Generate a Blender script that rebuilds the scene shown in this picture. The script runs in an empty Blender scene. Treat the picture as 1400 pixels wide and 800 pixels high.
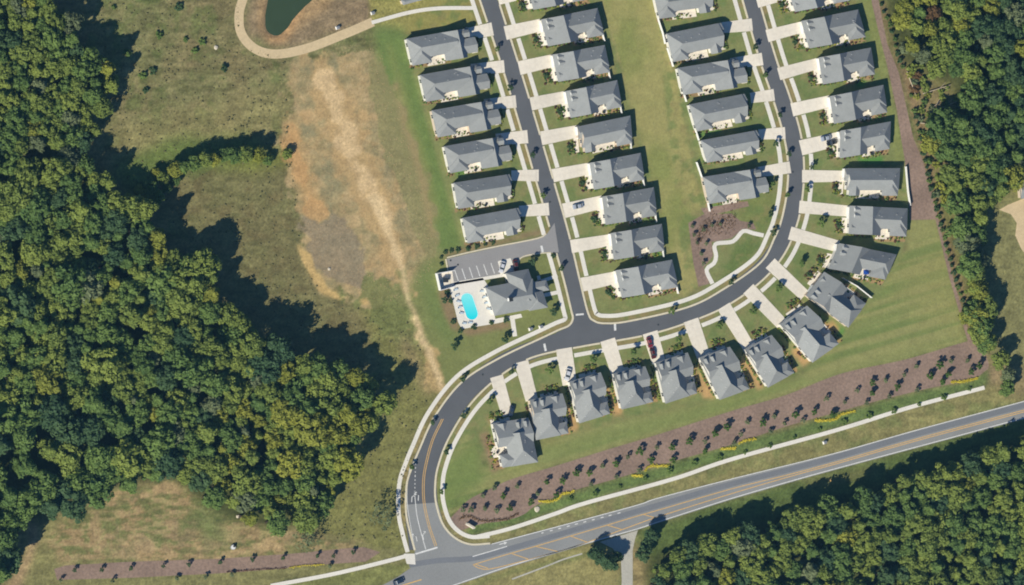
import bpy, math, random
import numpy as np
from mathutils import Vector, Matrix
random.seed(7); rng = np.random.default_rng(7)
sc = bpy.context.scene
COL = sc.collection
# ------------------------------------------------------------------ camera
TH = math.radians(25.0); DIST = 3000.0; S = 0.30; FPX = DIST / S
cam = bpy.data.cameras.new("camera"); camo = bpy.data.objects.new("camera", cam); COL.objects.link(camo)
F_ = Vector((math.sin(TH), 0, -math.cos(TH))); R_ = Vector((math.cos(TH), 0, math.sin(TH))); U_ = Vector((0, 1, 0))
CAMP = -F_ * DIST
m3 = Matrix((R_, U_, -F_)).transposed()
camo.matrix_world = Matrix.Translation(CAMP) @ m3.to_4x4()
cam.sensor_width = 36.0; cam.lens = 36.0 * FPX / 1400.0; cam.clip_start = 50; cam.clip_end = 20000
sc.camera = camo
# ------------------------------------------------------------------ light
SUN_EL, SUN_AZ = 34.5, 230.0         # azimuth clockwise from north (sun stands in the south-west)
w = bpy.data.worlds.new("World"); sc.world = w; w.use_nodes = True
nt = w.node_tree; bg = nt.nodes["Background"]
sky = nt.nodes.new("ShaderNodeTexSky"); sky.sky_type = 'NISHITA'; sky.sun_disc = False
sky.sun_elevation = math.radians(SUN_EL); sky.sun_rotation = math.radians(SUN_AZ)
tint = nt.nodes.new("ShaderNodeVectorMath"); tint.operation = 'MULTIPLY'; tint.inputs[1].default_value = (.62, .86, 1.25)
nt.links.new(sky.outputs[0], tint.inputs[0]); nt.links.new(tint.outputs[0], bg.inputs[0]); bg.inputs[1].default_value = 0.05
sky.ozone_density = 3.0; sky.dust_density = 0.3
sl = bpy.data.lights.new("sun", 'SUN'); so = bpy.data.objects.new("sun", sl); COL.objects.link(so)
sl.energy = 5.0; sl.angle = math.radians(0.53); sl.color = (1.0, 0.935, 0.80)
a_, e_ = math.radians(SUN_AZ), math.radians(SUN_EL)
sdir = Vector((math.sin(a_) * math.cos(e_), math.cos(a_) * math.cos(e_), math.sin(e_)))
so.rotation_euler = sdir.to_track_quat('Z', 'Y').to_euler()
sc.view_settings.view_transform = 'Standard'; sc.view_settings.look = 'None'
sc.view_settings.exposure = 0.30; sc.view_settings.gamma = 1.0; sc.view_settings.use_curve_mapping = False
sc.cycles.filter_width = 1.9
sc.cycles.max_bounces = 5; sc.cycles.diffuse_bounces = 2; sc.cycles.glossy_bounces = 2; sc.cycles.transmission_bounces = 2
KL = 1.08                             # light level used to turn seen colours into base colours
# ------------------------------------------------------------------ helpers
def P(px, py, z=0.0):
    d = F_ * FPX + R_ * (px - 700.0) - U_ * (py - 400.0)
    t = (z - CAMP.z) / d.z
    return CAMP + d * t
def lin(c): c = c / 255.0; return c / 12.92 if c <= 0.04045 else ((c + 0.055) / 1.055) ** 2.4
def A(r, g, b, k=None): k = k or KL; return (lin(r) / k, lin(g) / k, lin(b) / k)
def tag(o, label=None, cat=None, group=None, kind=None):
    if label: o['label'] = label
    if cat: o['category'] = cat
    if group: o['group'] = group
    if kind: o['kind'] = kind
    return o
def empty(name, loc, label=None, cat=None, group=None):
    o = bpy.data.objects.new(name, None); COL.objects.link(o); o.location = loc
    o.empty_display_size = 0.5
    return tag(o, label, cat, group)
class MB:
    def __init__(s): s.v = []; s.f = []
    def poly(s, pts):
        n = len(s.v); s.v += [tuple(p) for p in pts]; s.f.append(tuple(range(n, n + len(pts)))); return n
    def idx(s, pts, faces):
        n = len(s.v); s.v += [tuple(p) for p in pts]; s.f += [tuple(i + n for i in f) for f in faces]
    def box(s, c, sx, sy, sz, rz=0.0):       # c = centre of the base
        ca, sa = math.cos(rz), math.sin(rz); pts = []
        for z in (0, sz):
            for x, y in ((-1, -1), (1, -1), (1, 1), (-1, 1)):
                dx, dy = x * sx / 2, y * sy / 2
                pts.append((c[0] + dx * ca - dy * sa, c[1] + dx * sa + dy * ca, c[2] + z))
        s.idx(pts, [(3, 2, 1, 0), (4, 5, 6, 7), (0, 1, 5, 4), (1, 2, 6, 5), (2, 3, 7, 6), (3, 0, 4, 7)])
    def prism(s, base, z0, z1):              # base: ccw list of xy
        n = len(base); pts = [(p[0], p[1], z0) for p in base] + [(p[0], p[1], z1) for p in base]
        s.idx(pts, [tuple(range(n))[::-1], tuple(range(n, 2 * n))] + [(i, (i + 1) % n, n + (i + 1) % n, n + i) for i in range(n)])
    def tube(s, a, b, ra, rb, n=7, cap=True):
        a, b = Vector(a), Vector(b); d = (b - a).normalized()
        x = d.orthogonal().normalized(); y = d.cross(x); pts = []
        for c, r in ((a, ra), (b, rb)):
            for i in range(n):
                t = 2 * math.pi * i / n; pts.append(c + x * (r * math.cos(t)) + y * (r * math.sin(t)))
        fs = [(i, (i + 1) % n, n + (i + 1) % n, n + i) for i in range(n)]
        if cap: fs += [tuple(range(n))[::-1], tuple(range(n, 2 * n))]
        s.idx(pts, fs)
    def mesh(s, name, mat=None):
        me = bpy.data.meshes.new(name); me.from_pydata(s.v, [], s.f); me.update()
        if mat: me.materials.append(mat)
        return me
    def build(s, name, mat, parent=None, off=None, smooth=False):
        if off is not None: s.v = [(x - off[0], y - off[1], z - off[2]) for x, y, z in s.v]
        me = s.mesh(name, mat)
        if smooth: me.polygons.foreach_set('use_smooth', [True] * len(me.polygons))
        o = bpy.data.objects.new(name, me); COL.objects.link(o)
        if parent: o.parent = parent
        return o
def obj(name, me, parent=None, loc=(0, 0, 0), rz=0.0, sc_=1.0):
    o = bpy.data.objects.new(name, me); COL.objects.link(o); o.location = loc; o.rotation_euler[2] = rz
    o.scale = (sc_,) * 3 if not hasattr(sc_, '__len__') else sc_
    if parent: o.parent = parent
    return o
# ---- materials
def mat(name, col, rough=0.85, var=0.12, scale=1.5, spec=0.2, metal=0.0, var2=0.0, scale2=0.15, bump=0.0, objrand=0.0):
    m = bpy.data.materials.new(name); m.use_nodes = True; n = m.node_tree.nodes; L = m.node_tree.links
    b = n["Principled BSDF"]; b.inputs['Roughness'].default_value = rough
    b.inputs['Specular IOR Level'].default_value = spec; b.inputs['Metallic'].default_value = metal
    g = n.new("ShaderNodeNewGeometry"); nz = n.new("ShaderNodeTexNoise"); nz.inputs['Scale'].default_value = scale
    nz.inputs['Detail'].default_value = 4; L.new(g.outputs['Position'], nz.inputs['Vector'])
    mr = n.new("ShaderNodeMapRange"); mr.inputs['From Min'].default_value = .3; mr.inputs['From Max'].default_value = .7
    mr.inputs['To Min'].default_value = 1 - var; mr.inputs['To Max'].default_value = 1 + var
    L.new(nz.outputs['Fac'], mr.inputs['Value'])
    fac = mr.outputs[0]
    if var2:
        n2 = n.new("ShaderNodeTexNoise"); n2.inputs['Scale'].default_value = scale2; n2.inputs['Detail'].default_value = 3
        L.new(g.outputs['Position'], n2.inputs['Vector'])
        m2 = n.new("ShaderNodeMapRange"); m2.inputs['From Min'].default_value = .3; m2.inputs['From Max'].default_value = .7
        m2.inputs['To Min'].default_value = 1 - var2; m2.inputs['To Max'].default_value = 1 + var2
        L.new(n2.outputs['Fac'], m2.inputs['Value'])
        mu = n.new("ShaderNodeMath"); mu.operation = 'MULTIPLY'; L.new(fac, mu.inputs[0]); L.new(m2.outputs[0], mu.inputs[1]); fac = mu.outputs[0]
    if objrand:
        oi = n.new("ShaderNodeObjectInfo"); m3_ = n.new("ShaderNodeMapRange")
        m3_.inputs['To Min'].default_value = 1 - objrand; m3_.inputs['To Max'].default_value = 1 + objrand
        L.new(oi.outputs['Random'], m3_.inputs['Value'])
        mu = n.new("ShaderNodeMath"); mu.operation = 'MULTIPLY'; L.new(fac, mu.inputs[0]); L.new(m3_.outputs[0], mu.inputs[1]); fac = mu.outputs[0]
    vm = n.new("ShaderNodeVectorMath"); vm.operation = 'SCALE'; vm.inputs[0].default_value = col
    L.new(fac, vm.inputs['Scale']); L.new(vm.outputs[0], b.inputs['Base Color'])
    if bump:
        bp = n.new("ShaderNodeBump"); bp.inputs['Strength'].default_value = bump; bp.inputs['Distance'].default_value = 0.1
        L.new(nz.outputs['Fac'], bp.inputs['Height']); L.new(bp.outputs[0], b.inputs['Normal'])
    return m
def leafmat(name, c1, c2, hue=0.0):
    """c1..c2: colour range between clumps (vertex attribute) and between trees (object random)"""
    m = bpy.data.materials.new(name); m.use_nodes = True; n = m.node_tree.nodes; L = m.node_tree.links
    b = n["Principled BSDF"]; b.inputs['Roughness'].default_value = .65; b.inputs['Specular IOR Level'].default_value = .15
    at = n.new("ShaderNodeAttribute"); at.attribute_name = "tone"
    oi = n.new("ShaderNodeObjectInfo")
    ad = n.new("ShaderNodeMath"); ad.operation = 'MULTIPLY_ADD'; ad.inputs[1].default_value = .45
    sb = n.new("ShaderNodeMath"); sb.operation = 'MULTIPLY'; sb.inputs[1].default_value = .55
    to = n.new("ShaderNodeAttribute"); to.attribute_name = "tree"; fa = n.new("ShaderNodeMath"); fa.operation = 'ADD'; fr = n.new("ShaderNodeMath"); fr.operation = 'FRACT'
    L.new(oi.outputs['Random'], fa.inputs[0]); L.new(to.outputs['Fac'], fa.inputs[1]); L.new(fa.outputs[0], fr.inputs[0])
    L.new(fr.outputs[0], sb.inputs[0]); L.new(at.outputs['Fac'], ad.inputs[0]); L.new(sb.outputs[0], ad.inputs[2])
    mx = n.new("ShaderNodeMix"); mx.data_type = 'RGBA'; mx.inputs['A'].default_value = (*c1, 1); mx.inputs['B'].default_value = (*c2, 1)
    L.new(ad.outputs[0], mx.inputs['Factor']); L.new(mx.outputs['Result'], b.inputs['Base Color'])
    tl = n.new('ShaderNodeBsdfTranslucent'); ms = n.new('ShaderNodeMixShader'); ms.inputs[0].default_value = .30; L.new(mx.outputs['Result'], tl.inputs['Color'])
    L.new(b.outputs[0], ms.inputs[1]); L.new(tl.outputs[0], ms.inputs[2]); L.new(ms.outputs[0], n['Material Output'].inputs['Surface'])
    return m
M = {}
M['asphalt'] = mat('asphalt', A(100, 102, 105), .9, .07, 2.0, var2=.07, scale2=.10)
M['asphalt_old'] = mat('asphalt_old', A(146, 147, 145), .9, .06, 1.2, var2=.07, scale2=.05)
M['asphalt_lot'] = mat('asphalt_lot', A(152, 150, 148), .9, .05, 1.5, var2=.05, scale2=.1)
M['concrete'] = mat('concrete', A(232, 227, 214), .9, .05, 1.2, var2=.05, scale2=.12)
M['concrete_drive'] = mat('concrete_drive', A(234, 225, 207), .9, .06, .7, var2=.07, scale2=.08, objrand=.045)
M['kerb'] = mat('kerb', A(220, 210, 182), .9, .08, .8)
M['mulch'] = mat('mulch', A(147, 125, 110), 1, .2, .9, var2=.14, scale2=.09, bump=.3)
M['gravel'] = mat('gravel', A(185, 182, 170), 1, .1, 1.2, var2=.08)
M['dirt_road'] = mat('dirt_road', A(212, 190, 150), 1, .08, .8, var2=.06)
M['paint_white'] = mat('paint_white', A(225, 225, 220), .8, .12, 1.2)
M['paint_yellow'] = mat('paint_yellow', A(222, 180, 110), .8, .12, 1.2)
M['roof'] = mat('roof_shingle', A(166, 169, 167, 1.42), .85, .08, 2.2, spec=.2, var2=.06, scale2=.3, objrand=.07)
M['wall'] = mat('wall_siding', A(225, 222, 212, 1.15), .8, .04, 1.0)
M['wall_b'] = mat('wall_siding_tan', A(212, 196, 176, 1.15), .8, .04, 1.0)
M['white'] = mat('white_trim', (.75, .75, .73), .6, .03)
M['glass'] = mat('window_glass', (.03, .04, .05), .12, .1, spec=.6)
M['patio'] = mat('patio_concrete', A(238, 228, 210), .9, .06, .9)
M['brick'] = mat('brick_tan', A(180, 140, 110), .9, .1, 2)
M['water_pond'] = mat('pond_water', A(62, 78, 55), .25, .05, .2, spec=.3)
M['pool'] = mat('pool_water', A(30, 215, 220, .95), .1, .04, .5, spec=.4)
M['coping'] = mat('pool_coping', A(235, 235, 230), .7, .03)
M['metal'] = mat('grey_metal', (.3, .31, .32), .5, .05, metal=.3)
M['dark'] = mat('dark_metal', (.03, .035, .04), .6, .05)
M['trunk'] = mat('bark', (.09, .07, .05), .95, .2, 4)
M['rubber'] = mat('rubber', (.02, .02, .02), .8, .05)
M['umbrella'] = mat('blue_canvas', A(30, 70, 150), .8, .05)
M['rock'] = mat('rock', A(205, 195, 175), .9, .1, 2)
for nm, c in (('white', (.72, .73, .75)), ('red', (.24, .025, .04)), ('darkred', (.11, .02, .022)), ('black', (.02, .022, .026)), ('silver', (.42, .46, .52)), ('navy', (.03, .05, .09))):
    M['car_' + nm] = mat('car_paint_' + nm, c, .3, .02, spec=.5, metal=.2)
pm_ = M['pool'].node_tree; b_ = pm_.nodes['Principled BSDF']; [pm_.links.remove(l) for l in list(b_.inputs['Base Color'].links)]
g_ = pm_.nodes.new('ShaderNodeTexCoord'); sx_ = pm_.nodes.new('ShaderNodeSeparateXYZ'); cr_ = pm_.nodes.new('ShaderNodeMix'); cr_.data_type = 'RGBA'
cr_.inputs['A'].default_value = (*A(10, 212, 222, .95), 1); cr_.inputs['B'].default_value = (*A(130, 228, 228, .95), 1)
pm_.links.new(g_.outputs['Generated'], sx_.inputs[0]); pm_.links.new(sx_.outputs['Y'], cr_.inputs['Factor']); pm_.links.new(cr_.outputs['Result'], b_.inputs['Base Color'])
nz_ = pm_.nodes.new('ShaderNodeTexNoise'); nz_.inputs['Scale'].default_value = 3; bp_ = pm_.nodes.new('ShaderNodeBump'); bp_.inputs['Strength'].default_value = .25; pm_.links.new(nz_.outputs['Fac'], bp_.inputs['Height']); pm_.links.new(bp_.outputs[0], b_.inputs['Normal'])
# ------------------------------------------------------------------ pixel curves
def cat(pts, step=3.0):
    """smooth curve through points (px space)"""
    pts = [np.array(p, float) for p in pts]
    if len(pts) == 2: ext = [2 * pts[0] - pts[1]] + pts + [2 * pts[1] - pts[0]]
    else: ext = [2 * pts[0] - pts[1]] + pts + [2 * pts[-1] - pts[-2]]
    out = []
    for i in range(1, len(ext) - 2):
        p0, p1, p2, p3 = ext[i - 1:i + 3]; n = max(1, int(np.hypot(*(p2 - p1)[:2]) / step))
        for k in range(n):
            t = k / n
            out.append(.5 * (2 * p1 + (p2 - p0) * t + (2 * p0 - 5 * p1 + 4 * p2 - p3) * t * t + (3 * p1 - p0 - 3 * p2 + p3) * t ** 3))
    out.append(pts[-1]); return np.array(out)
def normals(c):
    d = np.gradient(c[:, :2], axis=0); d /= np.maximum(1e-9, np.hypot(d[:, 0], d[:, 1]))[:, None]
    return np.stack([-d[:, 1], d[:, 0]], 1)       # image space: points to the right of travel (y down)
def inpoly(x, y, poly):
    inside = np.zeros(np.shape(x), bool); n = len(poly); j = n - 1
    for i in range(n):
        xi, yi = poly[i]; xj, yj = poly[j]
        c = ((yi > y) != (yj > y)) & (x < (xj - xi) * (y - yi) / ((yj - yi) or 1e-9) + xi)
        inside ^= c; j = i
    return inside
def ribbon(mb, c, a, b, z0, z1=None, skip=None):
    """strip between offsets a and b (px, + = right of travel); a raised slab when z1 is given"""
    n = normals(c); pa = c[:, :2] + n * a; pb = c[:, :2] + n * b
    for i in range(len(c) - 1):
        mid = (pa[i] + pb[i] + pa[i + 1] + pb[i + 1]) / 4
        if skip and skip(mid): continue
        q = [P(*pa[i]), P(*pb[i]), P(*pb[i + 1]), P(*pa[i + 1])]
        if z1 is None: mb.poly([(p.x, p.y, z0) for p in q])
        else:
            lo = [(p.x, p.y, z0) for p in q]; hi = [(p.x, p.y, z1) for p in q]
            mb.idx(lo + hi, [(4, 5, 6, 7), (0, 3, 7, 4), (1, 5, 6, 2)])
def struct(name, mb, m):
    return tag(mb.build(name, m), kind='structure')
def sheet(name, pts, z, m, smooth=False):
    if smooth: pts = [tuple(p) for p in cat(list(pts) + [pts[0]], 4)[:-1]]
    mb = MB(); q = [P(*p) for p in pts]; mb.poly([(p.x, p.y, z) for p in q])
    me = mb.mesh(name, m)
    import bmesh
    bm = bmesh.new(); bm.from_mesh(me); bmesh.ops.triangulate(bm, faces=bm.faces[:])
    for f in bm.faces:
        if f.normal.z < 0: f.normal_flip()
    bm.to_mesh(me); bm.free()
    o = bpy.data.objects.new(name, me); COL.objects.link(o); return tag(o, kind='structure')
# road geometry -------------------------------------------------------------
STREET = [(655, -42), (668, 0), (701, 100), (731, 200), (763, 310), (781, 380), (793, 430), (798, 452)]
CURVE = [(576, 752, 30), (576, 700, 42), (576, 662, 39), (581, 637, 34), (603, 585, 27), (636, 537, 24), (678, 503, 23), (727, 479, 22), (790, 462, 22), (870, 449, 21),
         (937, 432, 21), (985, 410, 21), (1032, 377, 21), (1060, 345, 21), (1079, 302, 20), (1087, 260, 20), (1088, 220, 20), (1082, 180, 20), (1067, 130, 20), (1049.5, 80, 20), (1026.5, 0, 20), (1014, -42, 20)]
EDGE_W = [(643, -42), (657, 0), (690, 100), (720, 200), (752, 310), (757, 330), (771, 380), (781, 421), (784, 436), (778, 446), (764, 452), (745, 461), (682, 491), (632, 523), (595, 570), (574, 615), (565, 637), (557, 662), (556, 700), (562, 730), (568, 752)]
EDGE_M = [(667, -42), (680, 0), (712, 100), (742, 200), (774, 310), (791, 380), (803, 428), (811, 439), (826, 443), (860, 440), (940, 421), (988, 397), (1040, 360), (1060, 325), (1070, 298), (1077, 260), (1078, 220), (1071, 180), (1056, 130), (1039, 80), (1016, 0), (1004, -42)]
EDGE_E = [(1024, -42), (1036.5, 0), (1060, 80), (1078, 130), (1093, 180), (1098, 220), (1097, 260), (1090, 302), (1072, 346), (1040, 384), (990, 419), (935, 442), (880, 458), (800, 472), (740, 484), (708, 497), (673, 521), (640, 555), (612, 600), (598, 637), (594, 662), (595, 687), (604, 716), (620, 735), (642, 745), (670, 744)]
DRIVES = [  # house end, road end, width px
 ('R0', (724, -12), (682, -3), 18), ('R1', (740, 34), (692, 45), 18), ('R2', (759, 82), (711, 93), 18), ('R3', (775, 132), (727, 142), 17), ('R4', (793, 179), (741, 189), 18),
 ('R5', (808, 230), (757, 240), 17), ('R6', (824, 276), (772, 288), 19), ('R7', (835, 328), (782, 337), 17), ('R8', (844, 379), (797, 389), 18),
 ('Q0', (1078, -9), (1036, 2), 16), ('Q1', (1096, 37), (1050, 49), 16), ('Q2', (1121, 86), (1066, 101), 16), ('Q3', (1136, 138), (1084, 150), 17), ('Q4', (1150, 189), (1096, 202), 20),
 ('Q5', (1160, 241), (1098, 241), 16), ('Q6', (1162, 289), (1094, 283), 16), ('Q7', (1146, 337), (1081, 319), 17), ('Q8', (1100, 404), (1054, 361), 17),
 ('S1', (1070, 444), (1024, 396), 18), ('S2', (1023, 474), (990, 420), 18), ('S3', (962, 488), (945, 439), 20), ('S4', (901, 496), (889, 456), 20), ('S5', (845, 511), (831, 466), 20),
 ('S6', (779, 526), (771, 478), 21), ('S7', (727, 547), (713, 496), 18), ('S8', (694, 568), (679, 516), 17),
 ('L1', (636, 47), (672, 40), 17), ('L2', (644, 95), (688, 91), 16), ('L3', (662, 143), (704, 139), 16), ('L4', (678, 191), (720, 187), 17), ('L5', (699, 240), (735, 240), 15), ('L6', (710, 289), (749, 286), 16),
 ('T0', (968, -9), (1013, -13), 15), ('T1', (987, 38), (1027, 34), 16), ('T2', (999, 87), (1041, 81), 16), ('T3', (1026, 134), (1057, 130), 15), ('T4', (1037, 184), (1072, 182), 15), ('T5', (1033, 236), (1079, 229), 15)]
def dquad(d, grow=0.0):
    a, b = np.array(d[1], float), np.array(d[2], float); t = b - a; t /= np.hypot(*t); n = np.array([-t[1], t[0]])
    a = a - t * grow; b = b + t * (grow + 1.5)
    h = d[3] / 2 * .93 + grow
    return [tuple(a + n * h), tuple(b + n * (h + 1.2)), tuple(b - n * (h + 1.2)), tuple(a - n * h)]
DQ = [dquad(d, 0.3) for d in DRIVES]
LOT = [(611, 354), (640, 347), (680, 338), (735, 327), (747, 321), (758, 305), (764, 345), (752, 346), (735, 347), (712, 353), (704, 374), (618, 387)]
def skipd(p):
    if inpoly(np.array(p[0]), np.array(p[1]), LOT): return True
    if 746 < p[0] < 763 and 316 < p[1] < 344: return True
    return any(inpoly(np.array(p[0]), np.array(p[1]), q) for q in DQ)
mb = MB(); c = cat(STREET); ribbon(mb, c, -11.5, 11.5, .03); struct('street', mb, M['asphalt'])
mb = MB(); c = cat(CURVE)
nn = normals(c); ha = c[:, 2:3] / 2 + 1.2
pl, pr = c[:, :2] - nn * ha, c[:, :2] + nn * ha
for i in range(len(c) - 1):
    q = [P(*pl[i]), P(*pr[i]), P(*pr[i + 1]), P(*pl[i + 1])]; mb.poly([(p.x, p.y, .045) for p in q])
struct('curving_street', mb, M['asphalt'])
sheet('junction_asphalt', [(776, 405), (781, 421), (785, 437), (778, 447), (760, 455), (760, 470), (850, 458), (845, 443), (826, 444), (811, 440), (802, 428), (797, 405)], .052, M['asphalt'])
sheet('parking_asphalt', LOT, .06, M['asphalt_lot'])
# main road
RN = [(518, 803), (545, 788), (562, 776), (568, 764), (568, 750), (605, 718), (620, 736), (642, 745), (672, 744), (770, 718), (870, 691), (900, 681), (1000, 655), (1137, 621), (1250, 589), (1371, 556.5), (1440, 538)]
RS = [(1440, 562), (1402, 572.5), (1300, 600), (1190, 629.5), (1100, 654), (1000, 683), (900, 715), (870, 725), (795, 746), (695, 776), (625, 800), (560, 822), (500, 845), (430, 845)]
sheet('main_road', RN[:1] + RN[1:] + RS, .066, M['asphalt_old'])
sheet('worn_junction_asphalt', [(555, 690), (598, 687), (606, 716), (620, 735), (642, 745), (660, 760), (600, 775), (566, 768), (567, 752)], .062, M['asphalt_old'])
sheet('side_road_apron', [(820, 741), (872, 725), (868, 738), (865, 752), (865, 800), (868, 840), (846, 840), (850, 795), (849, 768), (838, 750)], .035, M['gravel'])
# kerbs and pavements
for nm, e, sgn in (('west', EDGE_W, 1), ('middle', EDGE_M, -1), ('east', EDGE_E, -1)):
    c = cat(e)
    if nm == 'middle': sgn = -1
    mb = MB(); ribbon(mb, c, *(sorted((-.3 * sgn, 2.2 * sgn))), -.05, .14, skipd); struct('kerb', mb, M['kerb'])
    mb = MB(); ribbon(mb, c, *(sorted((8.3 * sgn, 13.9 * sgn))), -.05, .10, skipd); struct('pavement', mb, M['concrete'])
PATHS = [([(1346, 530), (1244, 557), (1144, 588), (1000, 628), (920, 655), (800, 688), (760, 702), (700, 722), (652, 734)], 2.7),
         ([(370, 801), (455, 785), (530, 767), (556, 760)], 2.7), ([(508, 31), (560, 17), (600, 11.5), (650, 11)], 2.6),
         ([(1044, 322), (1030, 319), (1016, 316), (1002, 330), (978, 334), (979, 350), (976, 360), (966, 369), (974, 388)], 2.8),
         ([(700, 432), (704, 460)], 3), ([(730, 388), (762, 377)], 2.3), ([(742, 404), (766, 399)], 2.6), ([(736, 377), (740, 396)], 2.2)]
mb = MB()
for p, h in PATHS: ribbon(mb, cat(p, 4), -h, h, -.03, .085)
struct('footpath', mb, M['concrete'])
sheet('pavement_pad', [(552, 757), (567, 757), (568, 772), (556, 771)], .11, M['concrete'])
c = cat([(334, -40), (334, -10), (327, 18), (330, 46), (349, 67), (378, 74), (420, 66), (470, 47), (510, 30)], 4)
mb = MB(); ribbon(mb, c, -6.3, 6.3, .03); struct('dirt_road', mb, M['dirt_road'])
c = cat([(560, 772), (640, 742)]) ; 
mb = MB(); ribbon(mb, cat([(796, 757), (770, 765), (745, 775), (700, 792)], 4), -1, 1, .03); struct('footpath', mb, M['gravel'])
sheet('gravel_drive', [(1366, 287), (1378, 280), (1398, 272), (1445, 262), (1445, 385), (1412, 362), (1396, 340), (1388, 322), (1390, 305), (1382, 293)], .03, M['dirt_road'])
# driveways: flat slab, last metre slopes to the road
for d in DRIVES:
    q = dquad(d); a1, b1, b2, a2 = [np.array(p) for p in q]; mb = MB()
    f = .9; e1, e2 = a1 + (b1 - a1) * f, a2 + (b2 - a2) * f
    W = lambda p, z: (P(*p).x, P(*p).y, z)
    n = 5
    for k in range(n):       # concrete panels with a narrow joint
        t0, t1 = k / n, (k + 1) / n - .006
        for s0, s1 in ((0, .495), (.505, 1)):
            cs = []
            for t, s in ((t0, s0), (t1, s0), (t1, s1), (t0, s1)):
                l = a1 + (e1 - a1) * t; r = a2 + (e2 - a2) * t; cs.append(l + (r - l) * s)
            mb.idx([W(p, -.02) for p in cs] + [W(p, .115) for p in cs], [(4, 5, 6, 7), (0, 1, 5, 4), (1, 2, 6, 5), (2, 3, 7, 6), (3, 0, 4, 7)])
    mb.idx([W(e1, .115), W(b1, .066), W(b2, .066), W(e2, .115)], [(0, 1, 2, 3)])
    mb.idx([W(a1, .07), W(e1, .07), W(e2, .07), W(a2, .07)], [(0, 1, 2, 3)])
    struct('driveway', mb, M['concrete_drive'])
# markings
def line(pts, w_, z=.08, m='paint_white', dash=None, name='road_marking'):
    mb = MB(); c = cat(pts, 2.0) if not dash else cat(pts, 1.0)
    if dash:
        n = normals(c); on, off = dash; L_ = 0; 
        for i in range(len(c) - 1):
            L_ += np.hypot(*(c[i + 1] - c[i])[:2])
            if (L_ % (on + off)) < on:
                q = [P(*(c[i] - n[i] * w_)), P(*(c[i] + n[i] * w_)), P(*(c[i + 1] + n[i + 1] * w_)), P(*(c[i + 1] - n[i + 1] * w_))]
                mb.poly([(p.x, p.y, z) for p in q])
    else: ribbon(mb, c, -w_, w_, z)
    return struct(name, mb, M[m])
line([(606, 573), (592, 603), (583, 637), (580, 660), (581, 688), (588, 720), (597, 746)], .45, m='paint_yellow')
line([(603.6, 573), (589.6, 603), (580.6, 637), (577.6, 660), (578.6, 688), (585.6, 720), (594.6, 747)], .4, m='paint_yellow')
line([(571, 618), (568, 640), (567, 672)], .5, dash=(2.2, 3.2))
line([(567, 678), (570, 705), (576, 730), (582, 751)], .5)
line([(560, 640), (556.5, 670), (558, 700), (567, 750)], .4)
line([(568, 757.5), (598, 748.5)], 1.1, z=.085)
def arrow(x, y, ang, s=1.0, turn=0):
    mb = MB(); ca, sa = math.cos(ang), math.sin(ang)
    def T(p): return (x + s * (p[0] * ca - p[1] * sa), y + s * (p[0] * sa + p[1] * ca))
    shapes = [[(-.7, 7), (.7, 7), (.7, -2), (-.7, -2)]]
    if turn: shapes += [[(-.7, -2), (.7, -2), (5 * turn, -4.6), (4.6 * turn, -6.2)], [(3.6 * turn, -2.6), (7.5 * turn, -6.8), (3.2 * turn, -8.2)]]
    else: shapes += [[(-2.6, -1.5), (2.6, -1.5), (0, -7)]]
    for sh in shapes: q = [P(*T(p)) for p in sh]; mb.poly([(p.x, p.y, .088) for p in q])
    struct('arrow_marking', mb, M['paint_white'])
arrow(563, 681, .05, .8, 1); arrow(572, 679, .05, .8, -1); arrow(569, 735, -.22, .75, -1); arrow(578, 733, -.22, .75, 1)
arrow(688, 743, math.radians(75), .8, 0)
for a, b, wd in (((787, 430.5), (798, 429.5), 1.2), ((840.5, 441.5), (841, 452), 1.5), ((744, 470), (746, 480), 1.5), ((740, 336), (742, 345), 1.5)): line([a, b], wd, z=.09)
mb = MB(); c = cat([(560, 777), (600, 771), (647, 768)] + [(690, 757), (732, 745), (800, 725), (870, 704), (900, 695.5), (1000, 666.5), (1080, 646.5), (1149, 628), (1250, 599), (1397, 559.5), (1440, 548)], 4)
ribbon(mb, c, -8.2, -.8, .073); struct('resurfaced_lane', mb, mat('asphalt_resurfaced', A(124, 127, 131), .9, .06, 1.2, var2=.06, scale2=.06))
# main road paint
line(RN[8:], .55, z=.085); line([(1440, 563.5), (1402, 571), (1300, 598.5), (1190, 628), (1100, 652.5), (1000, 681.5), (900, 713.5), (870, 723.5), (795, 744.5), (695, 774.5), (625, 798.5), (560, 821)], .55, z=.085)
YU = [(647, 772), (690, 759), (732, 747), (800, 727), (870, 706), (900, 697.5), (1000, 668.5), (1080, 648.5), (1149, 630), (1250, 601), (1397, 561.5), (1440, 550)]
YL = [(647, 772.5), (656, 777), (675, 777), (745, 759), (800, 742.5), (870, 717), (900, 706.5), (1000, 675), (1080, 651.5), (1149, 632.5), (1250, 603.5), (1397, 564), (1440, 552.5)]
line(YU, .5, z=.085, m='paint_yellow'); line(YL, .5, z=.085, m='paint_yellow')
for a, b in (((650, 771.5), (667, 777)), ((700, 757), (722, 764.5)), ((732, 747), (762, 754)), ((780, 733), (802, 741)), ((830, 718), (850, 724)), ((880, 703.5), (896, 708))): line([a, b], .5, z=.088, m='paint_yellow')
line([(646, 761), (670, 754), (693, 747)], .6, z=.085)
line([(740, 729), (790, 716), (848, 701)], .6, z=.085, dash=(4, 8))
line([(548, 801), (576, 792.5)], .7, z=.085, m='paint_yellow')
for k in range(7):
    line([(621.5 + 9.9 * k, 369.2 - 1.9 * k), (626.5 + 9.9 * k, 384 - 2.0 * k)], .55, z=.075)
sheet('parking_pad', [(681, 357), (698, 353), (704, 370), (684, 375)], .08, M['concrete'])
mb = MB(); ribbon(mb, cat([(618, 388), (660, 381), (705, 373.5)], 6), -2.2, 2.2, -.03, .12); struct('pavement', mb, M['concrete'])
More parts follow.
